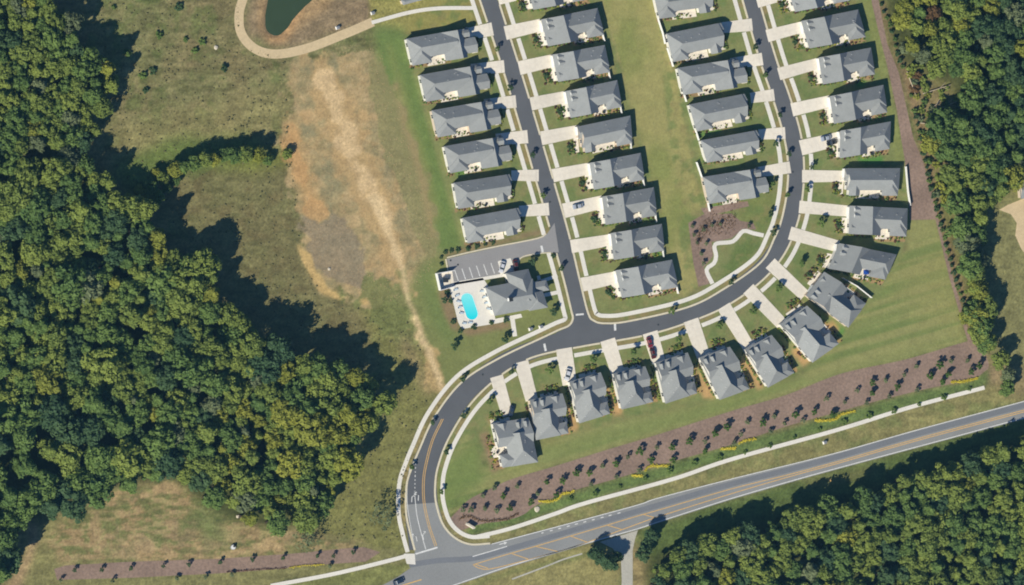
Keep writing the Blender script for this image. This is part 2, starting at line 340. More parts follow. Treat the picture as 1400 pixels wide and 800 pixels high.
mb = MB(); ribbon(mb, cat([(611, 353), (640, 346), (680, 337.5), (735, 326.5), (747, 320)], 4), -1.6, .3, -.03, .14); ribbon(mb, cat([(610, 354), (616, 387)], 4), -.3, 1.5, -.03, .14)
ribbon(mb, cat([(753, 346), (735, 347.5), (712, 353.5), (704, 374)], 4), -.2, 1.4, -.03, .14); struct('kerb', mb, M['kerb'])
# mulch beds (crisp outlines)
BED = [(612, 712), (624, 700), (640, 684), (665, 671), (700, 655), (760, 637), (830, 615), (900, 594), (1000, 562), (1075, 540), (1150, 511), (1240, 491), (1318, 468), (1335, 467), (1344, 478), (1352, 500), (1346, 508), (1325, 520), (1270, 531), (1200, 548), (1150, 562), (1075, 583), (1000, 608), (930, 628), (880, 643), (830, 658), (780, 672), (735, 690), (715, 704), (690, 712), (660, 716), (640, 722), (622, 726)]
sheet('mulch_bed', BED, .018, M['mulch'], smooth=True)
sheet('mulch_bed', [(1187, -40), (1194, -40), (1201, 0), (1213, 60), (1229, 100), (1240, 150), (1249, 190), (1260, 214), (1273, 260), (1283, 300), (1303, 380), (1329, 470), (1324, 470), (1298, 380), (1279, 300), (1244, 301), (1237, 218), (1232, 190), (1226, 150), (1213, 90), (1204, 55), (1192, 5)], .016, M['mulch'])
sheet('mulch_bed', [(74, 778), (90, 773), (180, 768), (300, 764), (400, 757), (470, 750), (497, 748), (520, 755), (500, 768), (440, 772), (380, 778), (300, 784), (180, 790), (78, 793)], .016, M['mulch'])
sheet('mulch_bed', [(941, 305), (962, 293), (1000, 292), (1012, 302), (1030, 305), (1034, 314), (1016, 313), (1000, 326), (973, 331), (975, 350), (962, 366), (970, 388), (955, 392), (948, 360)], .016, M['mulch'])
for nm, pts in (('lawn_edge_bed', [(958, 285), (1022, 275), (1024, 282), (965, 296)]),): sheet('mulch_bed', pts, .014, M['mulch'])
# ------------------------------------------------------------------ houses (data)
HOUSES = {}
def hs(k, model, p0, p1, p2, **kw): HOUSES[k] = dict(model=model, p0=p0, p1=p1, p2=p2, **kw)
for k, o, tot in (('L1', (555.5, 53), 93), ('L2', (574, 102.5), 91), ('L3', (590, 151), 90), ('L4', (607, 200), 88)):
    p0 = (o[0] + .985 * tot, o[1] - .174 * tot); hs(k, 'M3', p0, o, (p0[0] + 8, p0[1] + 36.5))
for k, o, tot in (('T2', (926, 93), 91), ('T5', (961, 242), 85)):
    p0 = (o[0] + .985 * tot, o[1] - .16 * tot); hs(k, 'M3', p0, o, (p0[0] + 8, p0[1] + 36.5))
for k, o, ne, sw in (('L5', (620, 250), (697, 238), (626, 285)), ('L6', (632, 298), (709, 284), (639, 332)), ('T0', (893, -12), (972, -22), (901, 25)), ('T1', (911, 46), (986, 31), (920, 84)), ('T3', (942, 143), (1018, 128), (952, 179)), ('T4', (958, 192), (1035, 178), (966, 222))):
    hs(k, 'M2', ne, o, (ne[0] + sw[0] - o[0], ne[1] + sw[1] - o[1]))
for k, nw, ne, sw in (('R0', (717, -23), (797, -38), (727, 14)), ('R1', (737, 27), (817, 11), (747, 64)), ('R2', (753, 75), (827, 61.5), (761, 112.5)), ('R3', (771, 125), (844, 109.5), (778, 162)), ('R5', (804, 223), (876, 209), (810, 260)),
                      ('R6', (821, 269), (894, 256), (826, 308)), ('R7', (833, 319), (905, 306), (837, 356)), ('R8', (839, 370), (919, 355), (848, 408)),
                      ('Q0', (1073, -20), (1151, -36), (1085, 17)), ('Q1', (1093, 29), (1173.5, 13), (1104, 67)), ('Q2', (1117, 79), (1191, 65), (1123, 116)), ('Q3', (1132, 132), (1208, 116), (1138, 170)),
                      ('Q4', (1147, 179), (1218, 166), (1146, 217)), ('Q6', (1159, 281), (1241, 285), (1158, 320)), ('Q7', (1145, 332), (1226, 348), (1130, 367))):
    hs(k, 'M1', nw, ne, sw)
hs('R4', 'M2', (790, 173), (862, 158), (793, 210)); hs('Q5', 'M2', (1156, 230), (1231, 230), (1153, 267))
hs('Q8', 'M1', (1100, 403), (1160, 448), (1125, 370)); hs('S1', 'M1', (1065, 442), (1111, 496), (1102, 416)); hs('S2', 'M1', (1017, 476), (1050, 530), (1054, 456))
hs('S3', 'M1', (955, 487), (984, 547), (997, 472)); hs('S4', 'M1', (896, 494), (910, 552), (940, 480)); hs('S5', 'M1', (838, 509), (850, 560), (882, 499))
hs('S6', 'M1', (778, 520), (792, 579), (821, 507)); hs('S7', 'M1', (724, 545), (733, 602), (769, 536)); hs('S8', 'M1', (722, 569), (736, 632), (673, 577))
# ------------------------------------------------------------------ ground
GX0, GX1, GY0, GY1, GS = -262.0, 262.0, -141.0, 141.0, .6
nx, ny = int((GX1 - GX0) / GS) + 1, int((GY1 - GY0) / GS) + 1
X, Y = np.meshgrid(np.linspace(GX0, GX1, nx), np.linspace(GY0, GY1, ny))
dx, dy, dz = X - CAMP.x, Y - CAMP.y, 0 - CAMP.z
dep = dx * F_.x + dz * F_.z
PX = 700 + FPX * (dx * R_.x + dz * R_.z) / dep; PY = 400 - FPX * dy / dep
def vnoise(x, y, s, seed):
    r = np.random.default_rng(seed); g = r.random((256, 256)); u, v = x / s, y / s
    iu, iv = np.floor(u).astype(int), np.floor(v).astype(int); fu, fv = u - iu, v - iv
    fu = fu * fu * (3 - 2 * fu); fv = fv * fv * (3 - 2 * fv); i0, i1, j0, j1 = iu % 256, (iu + 1) % 256, iv % 256, (iv + 1) % 256
    return (g[j0, i0] * (1 - fu) + g[j0, i1] * fu) * (1 - fv) + (g[j1, i0] * (1 - fu) + g[j1, i1] * fu) * fv
def fbm(x, y, s, seed, o=4):
    t = 0; a = 1; n = 0
    for k in range(o): t = t + a * vnoise(x + 37 * k, y + 91 * k, s / 2 ** k, seed + k); n += a; a *= .55
    return t / n
wx = (fbm(PX, PY, 40, 1, 4) - .5) * 2; wy = (fbm(PX, PY, 40, 11, 4) - .5) * 2
def blur(m, r):
    m = m.astype(float)
    if r < 1: return m
    for ax in (0, 1):
        for _ in range(2):
            p = np.pad(m, [(r + 1, r) if a == ax else (0, 0) for a in (0, 1)], mode='edge'); cs = np.cumsum(p, axis=ax); n = 2 * r + 1
            m = (np.take(cs, range(n, cs.shape[ax]), axis=ax) - np.take(cs, range(0, cs.shape[ax] - n), axis=ax)) / n
    return m
WT_ = np.ones((ny, nx)); C = np.zeros((ny, nx, 3)); C[:] = (124, 123, 80)
def mixc(mask, col, amt=1.0):
    m = (mask * amt)[..., None]; C[:] = C * (1 - m) + np.array(col, float) * m
def region(poly, col, warp=4, b=2, amt=1.0):
    x, y = PX + wx * warp, PY + wy * warp
    m = blur(inpoly(x, y, poly), b); mixc(m, col, amt); return m
nf_ = None
def rough(poly, col, r=7, amt=1.0, k=1.3, sh=5, sc0=22):
    nfr = fbm(PX, PY, sc0, 140 + int(poly[0][0]) % 50, 5)
    m = blur(inpoly(PX + wx * 8, PY + wy * 8, poly), r); m = np.clip((m + (nfr - .5) * k * np.clip(4 * m * (1 - m) + .12, 0, 1) * 1.6 - .5) * sh + .5, 0, 1) * (m > .02)
    mixc(m, col, amt); return m
def band(pts, w_, col, warp=3, b=2, amt=1.0):
    c = cat(pts, 4); n = normals(c); ww = np.array([p[2] for p in pts]) if len(pts[0]) > 2 else None
    hw = c[:, 2:3] if c.shape[1] > 2 else w_
    poly = list(map(tuple, c[:, :2] - n * hw)) + list(map(tuple, (c[:, :2] + n * hw)[::-1])); return region(poly, col, warp, b, amt)
n1 = fbm(PX, PY, 60, 21); n2 = fbm(PX, PY, 18, 31); n3 = fbm(PX, PY, 7, 41, 3)
# meadow tones
fn = fbm(PX * .6, PY * 1.8, 10, 201, 4); mixc(np.clip((fn - .52) * 8, 0, 1), (140, 132, 92), .5); mixc(np.clip((.46 - fn) * 8, 0, 1), (98, 98, 60), .45)
mixc(np.clip((n1 - .45) * 5, 0, 1), (134, 119, 84), .6); mixc(np.clip((n2 - .55) * 6, 0, 1), (100, 112, 62), .6)
region([(140, 180), (250, 150), (400, 120), (400, 165), (330, 190), (240, 205), (160, 225)], (148, 140, 92), 8, 8, .75)
region([(340, -40), (520, -40), (520, 30), (400, 70), (335, 50)], (146, 126, 98), 4, 3, .9)
region([(225, 270), (300, 225), (400, 215), (420, 300), (410, 370), (470, 430), (520, 480), (480, 500), (400, 490), (330, 430)], (118, 114, 74), 6, 5, .7)
mixc(np.clip((n2 - .5) * 5, 0, 1) * inpoly(PX, PY, [(225, 270), (300, 225), (420, 215), (420, 370), (520, 480), (400, 490), (330, 430)]), (122, 108, 74), .6)
# olive area between wood and street
region([(470, 380), (560, 420), (620, 540), (560, 600), (545, 700), (560, 760), (430, 740), (440, 690), (500, 600), (540, 550), (520, 490)], (128, 126, 74), 5, 4, .9)
region([(160, 250), (150, 225), (230, 190), (350, 185), (370, 215), (240, 240), (180, 270)], (102, 122, 60), 7, 4, .8)
region([(280, 225), (330, 205), (395, 205), (400, 225), (350, 235)], (120, 128, 60), 7, 4, .8)
# bare soil
dirt = [(398, 88), (470, 62), (520, 60), (540, 120), (562, 200), (592, 300), (604, 350), (575, 400), (560, 405), (520, 415), (480, 412), (440, 398), (408, 345), (412, 300), (396, 240), (384, 190), (398, 150), (380, 120)]
md = rough(dirt, (160, 145, 104), 7, .95)
mixc(md * np.clip((n2 - .42) * 6, 0, 1), (186, 160, 114), .8); mixc(md * np.clip((n3 - .5) * 9, 0, 1), (156, 142, 106), .35); n4 = fbm(PX, PY, 9, 171, 3); mixc(md * np.clip((n4 - .56) * 12, 0, 1), (206, 178, 134), .35); mixc(md * np.clip((.42 - n4) * 12, 0, 1), (140, 132, 96), .4)
mixc(md * np.clip((fbm(PX, PY, 30, 77) - .55) * 7, 0, 1), (140, 134, 100), .7); mixc(md * np.clip((fbm(PX, PY, 26, 87) - .55) * 7, 0, 1), (200, 162, 112), .4)

band([(395, 160, 8), (405, 210, 10), (420, 260, 9), (440, 290, 8)], 0, (194, 156, 104), 8, 3, .7)
band([(408, 335, 3), (425, 370, 4), (445, 398, 5), (460, 405, 4)], 0, (196, 168, 110), 5, 1, .9)
rough([(412, 300), (470, 300), (520, 390), (480, 405), (430, 380)], (146, 132, 108), 6, .75)
rough([(470, 370), (560, 380), (600, 520), (540, 470), (500, 430)], (118, 124, 74), 8, .8)
band([(550, 460, 8), (568, 500, 9), (590, 540, 8)], 0, (160, 140, 100), 6, 3, .7)

# pond banks
region([(352, -40), (350, 40), (365, 60), (395, 55), (420, 30), (450, 12), (470, -40)], (170, 142, 102), 3, 2, .9)
band([(420, -10, 4), (405, 20, 5), (385, 52, 4), (365, 52, 4)], 0, (196, 152, 104), 4, 2, .8)
# lawns west column
region([(500, -40), (650, -40), (660, 20), (640, 34), (555, 45), (540, 40), (508, 34)], (152, 146, 84), 2, 1, .95)
region([(508, 36), (548, 36), (556, 55), (575, 100), (625, 290), (636, 345), (610, 352), (590, 342), (560, 230), (520, 120)], (112, 132, 72), 4, 3, .95)
band([(530, 60, 3), (555, 140, 4), (580, 220, 4), (600, 300, 5)], 0, (140, 144, 84), 3, 2, .7)
# lots of the left column
region([(550, 50), (640, 35), (672, 40), (752, 300), (752, 322), (640, 345), (630, 330)], (132, 137, 86), 1, 1, .95)
region([(590, 345), (612, 352), (620, 388), (755, 345), (785, 440), (760, 455), (690, 490), (640, 525), (605, 545), (600, 500), (570, 440), (560, 390)], (128, 134, 80), 3, 3, .95)
band([(575, 360, 5), (590, 400, 8), (600, 440, 8), (622, 470, 6)], 0, (108, 128, 72), 4, 4, .7)
# strip north-west of the curving street
region([(640, 0), (668, 0), (735, 200), (762, 300), (752, 330), (725, 240), (690, 120)], (150, 136, 84), 1, 1, .6)
# middle block lots
region([(680, -40), (812, -40), (935, 390), (930, 412), (860, 436), (812, 436), (770, 300)], (131, 136, 84), 1, 1, .98)
region([(812, -40), (893, -40), (925, 100), (960, 285), (945, 300), (958, 392), (925, 412), (915, 340), (880, 200), (846, 90)], (160, 154, 97), 2, 1, .98)
mixc(np.clip((fbm(PX * 1.0, PY * .6, 45, 55) - .45) * 4, 0, 1) * inpoly(PX, PY, [(815, -40), (890, -40), (958, 285), (958, 392), (925, 405), (880, 200)]), (128, 138, 76), .65)
for yy in (8, 30, 52, 95, 142, 190, 236, 330): band([(826 + yy * .24, yy + 2, 1.5), (900 + yy * .2, yy - 3, 1.5)], 0, (128, 138, 78), 4, 2, .35)
# third column + curve lots
region([(893, -40), (1016, -40), (1078, 200), (1078, 260), (1040, 360), (960, 415), (935, 418), (960, 390), (945, 300), (962, 290)], (132, 137, 86), 1, 1, .98)
region([(1010, 275), (1062, 262), (1066, 290), (1040, 330), (1012, 305)], (124, 132, 74), 3, 2, .7)
region([(985, 385), (1005, 335), (1035, 322), (1040, 335), (1000, 385), (978, 392)], (104, 120, 66), 2, 1, .9)
# fourth column and south lots
region([(1036, -40), (1186, -40), (1226, 160), (1238, 230), (1246, 300), (1230, 360), (1170, 440), (1100, 500), (1000, 545), (900, 560), (800, 590), (735, 606), (700, 645), (670, 645), (655, 600), (612, 640), (598, 700), (600, 620), (640, 555), (708, 497), (800, 474), (935, 444), (1040, 384), (1095, 290), (1096, 180)], (129, 136, 84), 1, 1, .98)
lots = blur(inpoly(PX, PY, [(550, 50), (640, -40), (812, -40), (935, 390), (893, -40), (1186, -40), (1246, 300), (1170, 440), (1000, 545), (735, 606), (612, 700), (600, 620), (760, 440), (752, 340), (640, 345)]), 1)
mixc(lots * np.clip((fbm(PX, PY, 11, 91) - .52) * 6, 0, 1), (142, 134, 88), .6); mixc(lots * np.clip((fbm(PX, PY, 13, 95) - .5) * 6, 0, 1), (104, 124, 70), .55)
TRK = [(436, 84, 14), (452, 120, 19), (468, 170, 23), (484, 220, 22), (506, 268, 18), (528, 315, 13), (545, 360, 9), (555, 400, 7), (568, 440, 8), (583, 480, 10), (597, 512, 10), (603, 535, 9)]
def bandr(pts, col, amt, r, k, sh=4):
    c = cat(pts, 4); n = normals(c); return rough(list(map(tuple, c[:, :2] - n * c[:, 2:3])) + list(map(tuple, (c[:, :2] + n * c[:, 2:3])[::-1])), col, r, amt, k, sh)
bandr([(x, y, w * 1.25) for x, y, w in TRK], (190, 160, 112), .8, 7, 1.1); bandr([(x, y, w * .62) for x, y, w in TRK], (212, 184, 138), .95, 7, .7)
rough([(515, 80), (545, 130), (572, 200), (598, 300), (604, 345), (580, 352), (560, 300), (540, 240), (520, 180), (500, 100)], (142, 136, 92), 4, .9, .9)
band([(538, 110, 3), (562, 190, 5), (583, 270, 5), (594, 325, 4)], 0, (172, 148, 106), 4, 2, .7)
band([(x + 2, y, w * .42) for x, y, w in TRK[4:]], 0, (220, 194, 148), 3, 1, .85)
bandr([(392, 150, 9), (402, 205, 12), (420, 260, 11), (440, 300, 9)], (200, 158, 106), .7, 5, 1.3)
bandr([(408, 330, 3), (424, 368, 4), (444, 396, 5), (462, 408, 4), (500, 412, 4)], (200, 170, 112), .9, 2, 1)
# outer lawn (east + south)
region([(1170, -40), (1188, -40), (1215, 100), (1232, 190), (1237, 220), (1225, 225), (1205, 110)], (134, 140, 82), 2, 1, .95)
SL = [(1243, 300), (1280, 300), (1322, 468), (1240, 491), (1150, 511), (1075, 540), (900, 594), (760, 637), (665, 671), (624, 702), (600, 700), (606, 640), (640, 590), (660, 640), (735, 635), (740, 604), (850, 575), (960, 552), (1090, 520), (1200, 400), (1240, 340)]
region(SL, (147, 147, 92), 2, 1, .98)
mixc(np.clip((fbm(PX * .35 + PY * .9, PY * 2.6 + PX * .75, 30, 65) - .5) * 5, 0, 1) * blur(inpoly(PX, PY, SL), 2), (112, 130, 72), .75)
band([(1100, 512, 6), (1000, 550, 7), (900, 578, 7), (800, 605, 7), (740, 618, 6)], 0, (106, 128, 66), 4, 3, .6)
region([(1250, 360), (1300, 340), (1310, 430), (1260, 440), (1220, 400)], (152, 148, 92), 8, 6, .55)
region([(600, 640), (655, 600), (660, 660), (600, 700)], (112, 132, 70), 3, 3, .7)
for k in range(16):       # mowing stripes, parallel to the bed
    o_ = k * 7.5; band([(1300 - o_ * .9, 462 - o_, 1.9), (1150 - o_ * .4, 505 - o_, 1.9), (1000 - o_ * .2, 552 - o_ * .55, 1.9), (830, 607 - o_ * .35, 1.6), (700, 648 - o_ * .3, 1.2)], 0, (154, 154, 98) if k % 2 else (116, 130, 74), 3, 1, .38) if k < 9 else None
LAWN = [(508, 36), (548, 36), (640, -40), (812, -40), (893, -40), (1186, -40), (1240, 230), (1285, 300), (1322, 468), (1075, 540), (900, 594), (665, 671), (600, 700), (600, 620), (680, 500), (610, 530), (560, 400), (600, 345), (560, 230), (520, 120)]
WT_ = 1 - .6 * blur(inpoly(PX, PY, LAWN), 3)
WT_ = WT_ * (1 - .35 * md)
# below the bed: verge strips
region([(640, 722), (735, 692), (830, 660), (1000, 610), (1200, 550), (1330, 520), (1356, 505), (1350, 528), (1200, 568), (1000, 626), (800, 686), (640, 734)], (104, 122, 68), 2, 1, .95)
region([(618, 742), (700, 724), (800, 690), (1000, 630), (1200, 572), (1346, 532), (1440, 505), (1440, 540), (1371, 556), (1137, 621), (900, 681), (770, 718), (670, 744)], (142, 136, 88), 2, 1, .95)
mixc(np.clip((n2 - .5) * 6, 0, 1) * inpoly(PX, PY, [(618, 742), (800, 690), (1346, 532), (1440, 505), (1440, 540), (1137, 621), (900, 681), (670, 744)]), (118, 126, 76), .6)
region([(1345, 470), (1360, 500), (1350, 530), (1400, 545), (1440, 530), (1440, 470)], (150, 132, 96), 6, 3, .7)
# south of the main road
region([(1440, 562), (1190, 630), (1000, 683), (870, 726), (895, 800), (900, 845), (1440, 845)], (92, 108, 58), 3, 2, .95)
band([(1100, 664, 5), (1150, 655, 5), (1200, 640, 4)], 0, (150, 130, 90), 4, 3, .6)
region([(560, 845), (625, 800), (695, 776), (795, 746), (850, 738), (846, 790), (842, 845)], (150, 142, 92), 2, 1, .95)
band([(640, 802, 2), (700, 783, 2), (745, 772, 2), (800, 758, 3), (840, 742, 2)], 0, (112, 122, 70), 4, 1, .7)
region([(862, 745), (885, 760), (905, 800), (905, 845), (862, 845)], (152, 136, 94), 3, 2, .95)
region([(420, 845), (380, 802), (455, 787), (530, 769), (566, 772), (545, 788), (500, 812), (450, 845)], (130, 132, 78), 2, 1, .95)
# bottom-left clearing
rough([(20, 760), (60, 712), (110, 690), (180, 665), (260, 660), (330, 690), (390, 720), (440, 735), (540, 745), (555, 765), (455, 785), (370, 800), (330, 845), (-60, 845), (0, 800)], (134, 130, 84), 3, .95, .8)
CLR = [(100, 700), (180, 672), (260, 665), (330, 700), (390, 725), (500, 740), (480, 752), (300, 764), (90, 773), (60, 740)]
mixc(blur(inpoly(PX, PY, CLR), 3) * np.clip((n2 - .38) * 5, 0, 1), (164, 138, 100), .8); mixc(blur(inpoly(PX, PY, CLR), 3) * np.clip((n3 - .55) * 7, 0, 1), (110, 118, 70), .7)
bandr([(110, 694, 4), (150, 686, 5), (190, 676, 5), (232, 668, 6), (262, 676, 5)], (172, 146, 108), .8, 4, 1.6)
bandr([(120, 762, 5), (200, 758, 6), (290, 757, 4), (380, 752, 5), (440, 745, 4)], (176, 150, 108), .85, 5, 1.8)
cm = blur(inpoly(PX, PY, CLR), 3); mixc(cm * np.clip((fn - .5) * 9, 0, 1), (168, 146, 108), .55); mixc(cm * np.clip((.46 - fn) * 9, 0, 1), (112, 118, 72), .6)
bandr([(150, 740, 8), (220, 735, 10), (300, 742, 8), (360, 738, 6)], (160, 140, 104), .6, 9, 2.2)
region([(270, 690), (305, 690), (310, 740), (275, 742)], (100, 114, 66), 5, 3, .7)
band([(32, 716, 6), (45, 730, 8), (38, 760, 6), (20, 800, 10), (0, 840, 12)], 0, (178, 150, 114), 4, 2, .85)
band([(395, 740, 9), (400, 725, 6)], 0, (150, 132, 104), 4, 3, .6)
# east wood floor and clearing
region([(1203, 0), (1216, 60), (1243, 150), (1285, 300), (1330, 470), (1345, 500), (1440, 480), (1440, -60), (1190, -60)], (118, 116, 70), 2, 2, .95)
region([(1235, 110), (1250, 95), (1300, 130), (1330, 200), (1320, 260), (1270, 230), (1255, 180)], (146, 128, 92), 8, 4, .75)
region([(1345, 300), (1370, 265), (1440, 250), (1440, 500), (1370, 500), (1345, 470), (1352, 420)], (134, 131, 86), 6, 4, .95)
band([(1345, 470, 5), (1352, 500, 5), (1365, 520, 5)], 0, (156, 134, 104), 4, 2, .8)
# forest floors
WOOD1 = [(-70, -60), (55, -60), (60, 0), (72, 22), (100, 32), (108, 60), (130, 68), (148, 95), (154, 112), (137, 140), (133, 175), (122, 196), (60, 194), (25, 215), (-70, 215)]
WOOD2 = [(-70, 224), (30, 224), (60, 212), (110, 216), (140, 245), (160, 272), (200, 283), (212, 300), (222, 340), (275, 358), (300, 405), (338, 455), (400, 490), (470, 505), (518, 530), (526, 550), (500, 590), (488, 620), (465, 650), (440, 700), (395, 722), (345, 712), (300, 690), (250, 650), (180, 660), (110, 688), (60, 708), (22, 712), (12, 765), (-70, 850)]
WOOD3 = [(897, 850), (902, 765), (935, 752), (990, 735), (1040, 722), (1100, 702), (1140, 692), (1200, 672), (1250, 655), (1300, 645), (1350, 618), (1400, 608), (1470, 590), (1470, 850)]
WOOD4 = [(1224, -50), (1240, 60), (1268, 90), (1320, 110), (1340, 200), (1345, 260), (1400, 250), (1470, 240), (1470, -50)]
band([(1206, 5, 5), (1222, 48, 5), (1232, 85, 5), (1244, 118, 5), (1254, 158, 5), (1262, 195, 6), (1271, 240, 6), (1281, 280, 6), (1294, 330, 5), (1307, 375, 5), (1318, 412, 5), (1330, 447, 5)], 0, (142, 120, 88), 4, 1, .8)
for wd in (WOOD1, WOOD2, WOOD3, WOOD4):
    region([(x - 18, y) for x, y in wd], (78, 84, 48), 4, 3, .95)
# house beds: rear mulch and front beds
def HF(h, u, v):
    p0, p1, p2 = [np.array(q, float) for q in (h['p0'], h['p1'], h['p2'])]; q = p0 + (p1 - p0) * u + (p2 - p0) * v
    return (q[0] - 4.2, q[1])
for k, h in HOUSES.items():
    q = lambda pts: [HF(h, u, v) for u, v in pts]
    if k[0] in 'RQ': 
        region(q([(-.17, .5), (.02, .48), (.02, 1.02), (-.12, 1.0)]), (166, 140, 104), 1.5, 1, .9); region(q([(.5, 1.0), (1.02, .95), (1.02, 1.16), (.5, 1.2)]), (176, 140, 104), 1, 0, .8)
    elif k[0] in 'LT': region(q([(.4, 1.0), (1.0, .97), (1.0, 1.14), (.4, 1.16)]), (160, 130, 96), 1, 0, .8); region(q([(-.1, .5), (.02, .5), (.02, 1.0), (-.06, 1.0)]), (120, 120, 72), 1.5, 1, .6)
    else: region(q([(.4, .85), (1.02, .85), (1.02, 1.2), (.4, 1.22)]), (182, 146, 96), 1, 0, .85); region(q([(-.2, .5), (.05, .5), (.05, 1.05), (-.14, 1.05)]), (158, 138, 94), 1.5, 1, .85)
for poly in ([(655, 592), (668, 590), (690, 640), (672, 648)], [(600, 392), (616, 392), (628, 450), (618, 452), (606, 430)], [(620, 452), (690, 440), (700, 448), (640, 460)], [(606, 352), (740, 322), (744, 314), (610, 344)]):
    region(poly, (150, 124, 96), 3, 1, .8)
for e, sg in ((EDGE_W, 1), (EDGE_M, -1), (EDGE_E, -1)):
    c = cat(e); n = normals(c); poly = list(map(tuple, c[:, :2] + n * 2 * sg)) + list(map(tuple, (c[:, :2] + n * 8.6 * sg)[::-1])); m = blur(inpoly(PX, PY, poly), 0); mixc(m * np.clip(.35 + (n2 - .5) * 4, .1, .9), (152, 136, 92))
for q in ([(877, 299), (895, 296), (895, 302), (878, 303)], [(893, 340), (903, 338), (905, 351), (893, 352)], [(954, 181), (988, 175), (986, 180), (955, 186)], [(972, 279), (992, 277), (992, 284), (974, 285)], [(1121, 429), (1132, 437), (1121, 440)], [(1140, 440), (1156, 452), (1148, 460), (1135, 450)], [(1172, 216), (1205, 214), (1208, 223), (1176, 223)], [(622, 233), (646, 231), (640, 239), (622, 240)], [(1170, 111), (1182, 108), (1184, 118), (1172, 119)]):
    region(q, (84, 140, 62), 0, 1, .9)
for q in ([(1128, 445), (1140, 438), (1150, 452), (1136, 462)], [(1080, 482), (1092, 470), (1110, 492), (1098, 502)], [(1012, 492), (1022, 486), (1045, 530), (1036, 534)], [(953, 500), (962, 512), (978, 545), (960, 545)], [(832, 535), (845, 533), (852, 565), (840, 570)], [(768, 560), (776, 552), (792, 585), (783, 592)]):
    region(q, (198, 156, 106), 1, 1, .85)
# small unevenness
C *= (1 + (fn - .5)[..., None] * .24 * (np.minimum(WT_, 1) ** 2)[..., None])
C *= (1 + (n3 - .5)[..., None] * .24 * WT_[..., None]) * (1 + (rng.random((ny, nx, 1)) - .5) * .12 * WT_[..., None])
C = np.clip(C, 0, 255) / 255.0
Cl = np.where(C <= .04045, C / 12.92, ((C + .055) / 1.055) ** 2.4) / KL
PONDP = [(374, -60), (368, 0), (363, 32), (366, 44), (377, 49), (388, 44), (398, 28), (412, 12), (430, -4), (445, -60)]
Z = -1.3 * blur(inpoly(PX + wx * 2, PY + wy * 2, PONDP), 2)
nv = nx * ny; co = np.zeros((nv + 8, 3)); co[:nv, 0] = X.ravel(); co[:nv, 1] = Y.ravel(); co[:nv, 2] = Z.ravel()
ii = np.arange(nv).reshape(ny, nx); quads = np.stack([ii[:-1, :-1], ii[:-1, 1:], ii[1:, 1:], ii[1:, :-1]], -1).reshape(-1, 4)
B = 2900.0
co[nv:nv + 4] = [(-B, -B, 0), (B, -B, 0), (B, B, 0), (-B, B, 0)]
c00, c10, c11, c01 = ii[0, 0], ii[0, -1], ii[-1, -1], ii[-1, 0]
sk = [[nv, nv + 1, c10, c00], [nv + 1, nv + 2, c11, c10], [nv + 2, nv + 3, c01, c11], [nv + 3, nv, c00, c01]]
quads = np.concatenate([quads, np.array(sk)])
me = bpy.data.meshes.new('ground'); me.vertices.add(nv + 4); me.vertices.foreach_set('co', co[:nv + 4].ravel())
me.loops.add(quads.size); me.loops.foreach_set('vertex_index', quads.ravel()); me.polygons.add(len(quads))
me.polygons.foreach_set('loop_start', np.arange(0, quads.size, 4)); me.update(calc_edges=True)
ca = me.color_attributes.new('earth', 'FLOAT_COLOR', 'POINT'); cc = np.ones((nv + 4, 4)); cc[:nv, :3] = Cl.reshape(-1, 3); cc[:nv, 3] = WT_.ravel(); cc[nv:, :3] = (.12, .13, .06)
ca.data.foreach_set('color', cc.ravel())
gm = bpy.data.materials.new('ground_cover'); gm.use_nodes = True; n = gm.node_tree.nodes; L = gm.node_tree.links; b = n["Principled BSDF"]
b.inputs['Roughness'].default_value = 1; b.inputs['Specular IOR Level'].default_value = 0.05
at = n.new("ShaderNodeAttribute"); at.attribute_name = 'earth'; g = n.new("ShaderNodeNewGeometry"); cur = at.outputs['Color']
for s_, v_ in ((.9, .30), (.25, .16), (.05, .07)):
    nz = n.new("ShaderNodeTexNoise"); nz.inputs['Scale'].default_value = s_; nz.inputs['Detail'].default_value = 5; nz.inputs['Roughness'].default_value = .65; L.new(g.outputs['Position'], nz.inputs['Vector'])
    mr = n.new("ShaderNodeMapRange"); mr.inputs['From Min'].default_value = .3; mr.inputs['From Max'].default_value = .7; mr.inputs['To Min'].default_value = 1 - v_; mr.inputs['To Max'].default_value = 1 + v_
    L.new(nz.outputs['Fac'], mr.inputs['Value']); sb_ = n.new('ShaderNodeMath'); sb_.operation = 'SUBTRACT'; sb_.inputs[1].default_value = 1; L.new(mr.outputs[0], sb_.inputs[0])
    ma_ = n.new('ShaderNodeMath'); ma_.operation = 'MULTIPLY_ADD'; ma_.inputs[2].default_value = 1; L.new(sb_.outputs[0], ma_.inputs[0]); L.new(at.outputs['Alpha'], ma_.inputs[1])
    vm = n.new("ShaderNodeVectorMath"); vm.operation = 'SCALE'; L.new(cur, vm.inputs[0]); L.new(ma_.outputs[0], vm.inputs['Scale']); cur = vm.outputs[0]
    if s_ == .9:
        bp = n.new("ShaderNodeBump"); bp.inputs['Strength'].default_value = .5; bp.inputs['Distance'].default_value = .25; L.new(nz.outputs['Fac'], bp.inputs['Height']); L.new(bp.outputs[0], b.inputs['Normal'])
L.new(cur, b.inputs['Base Color']); me.materials.append(gm)
go = bpy.data.objects.new('ground', me); COL.objects.link(go); tag(go, kind='structure')
sheet('pond_water', [(x + (-4 if x < 390 else 4), y + 3) for x, y in PONDP], -.45, M['water_pond'])
# ------------------------------------------------------------------ house builder
EZ = 3.3
def hframe(h):
    o, a, b_ = [P(*h[k], EZ) for k in ('p0', 'p1', 'p2')]
    return Vector((o.x, o.y)), Vector((a.x - o.x, a.y - o.y)), Vector((b_.x - o.x, b_.y - o.y))
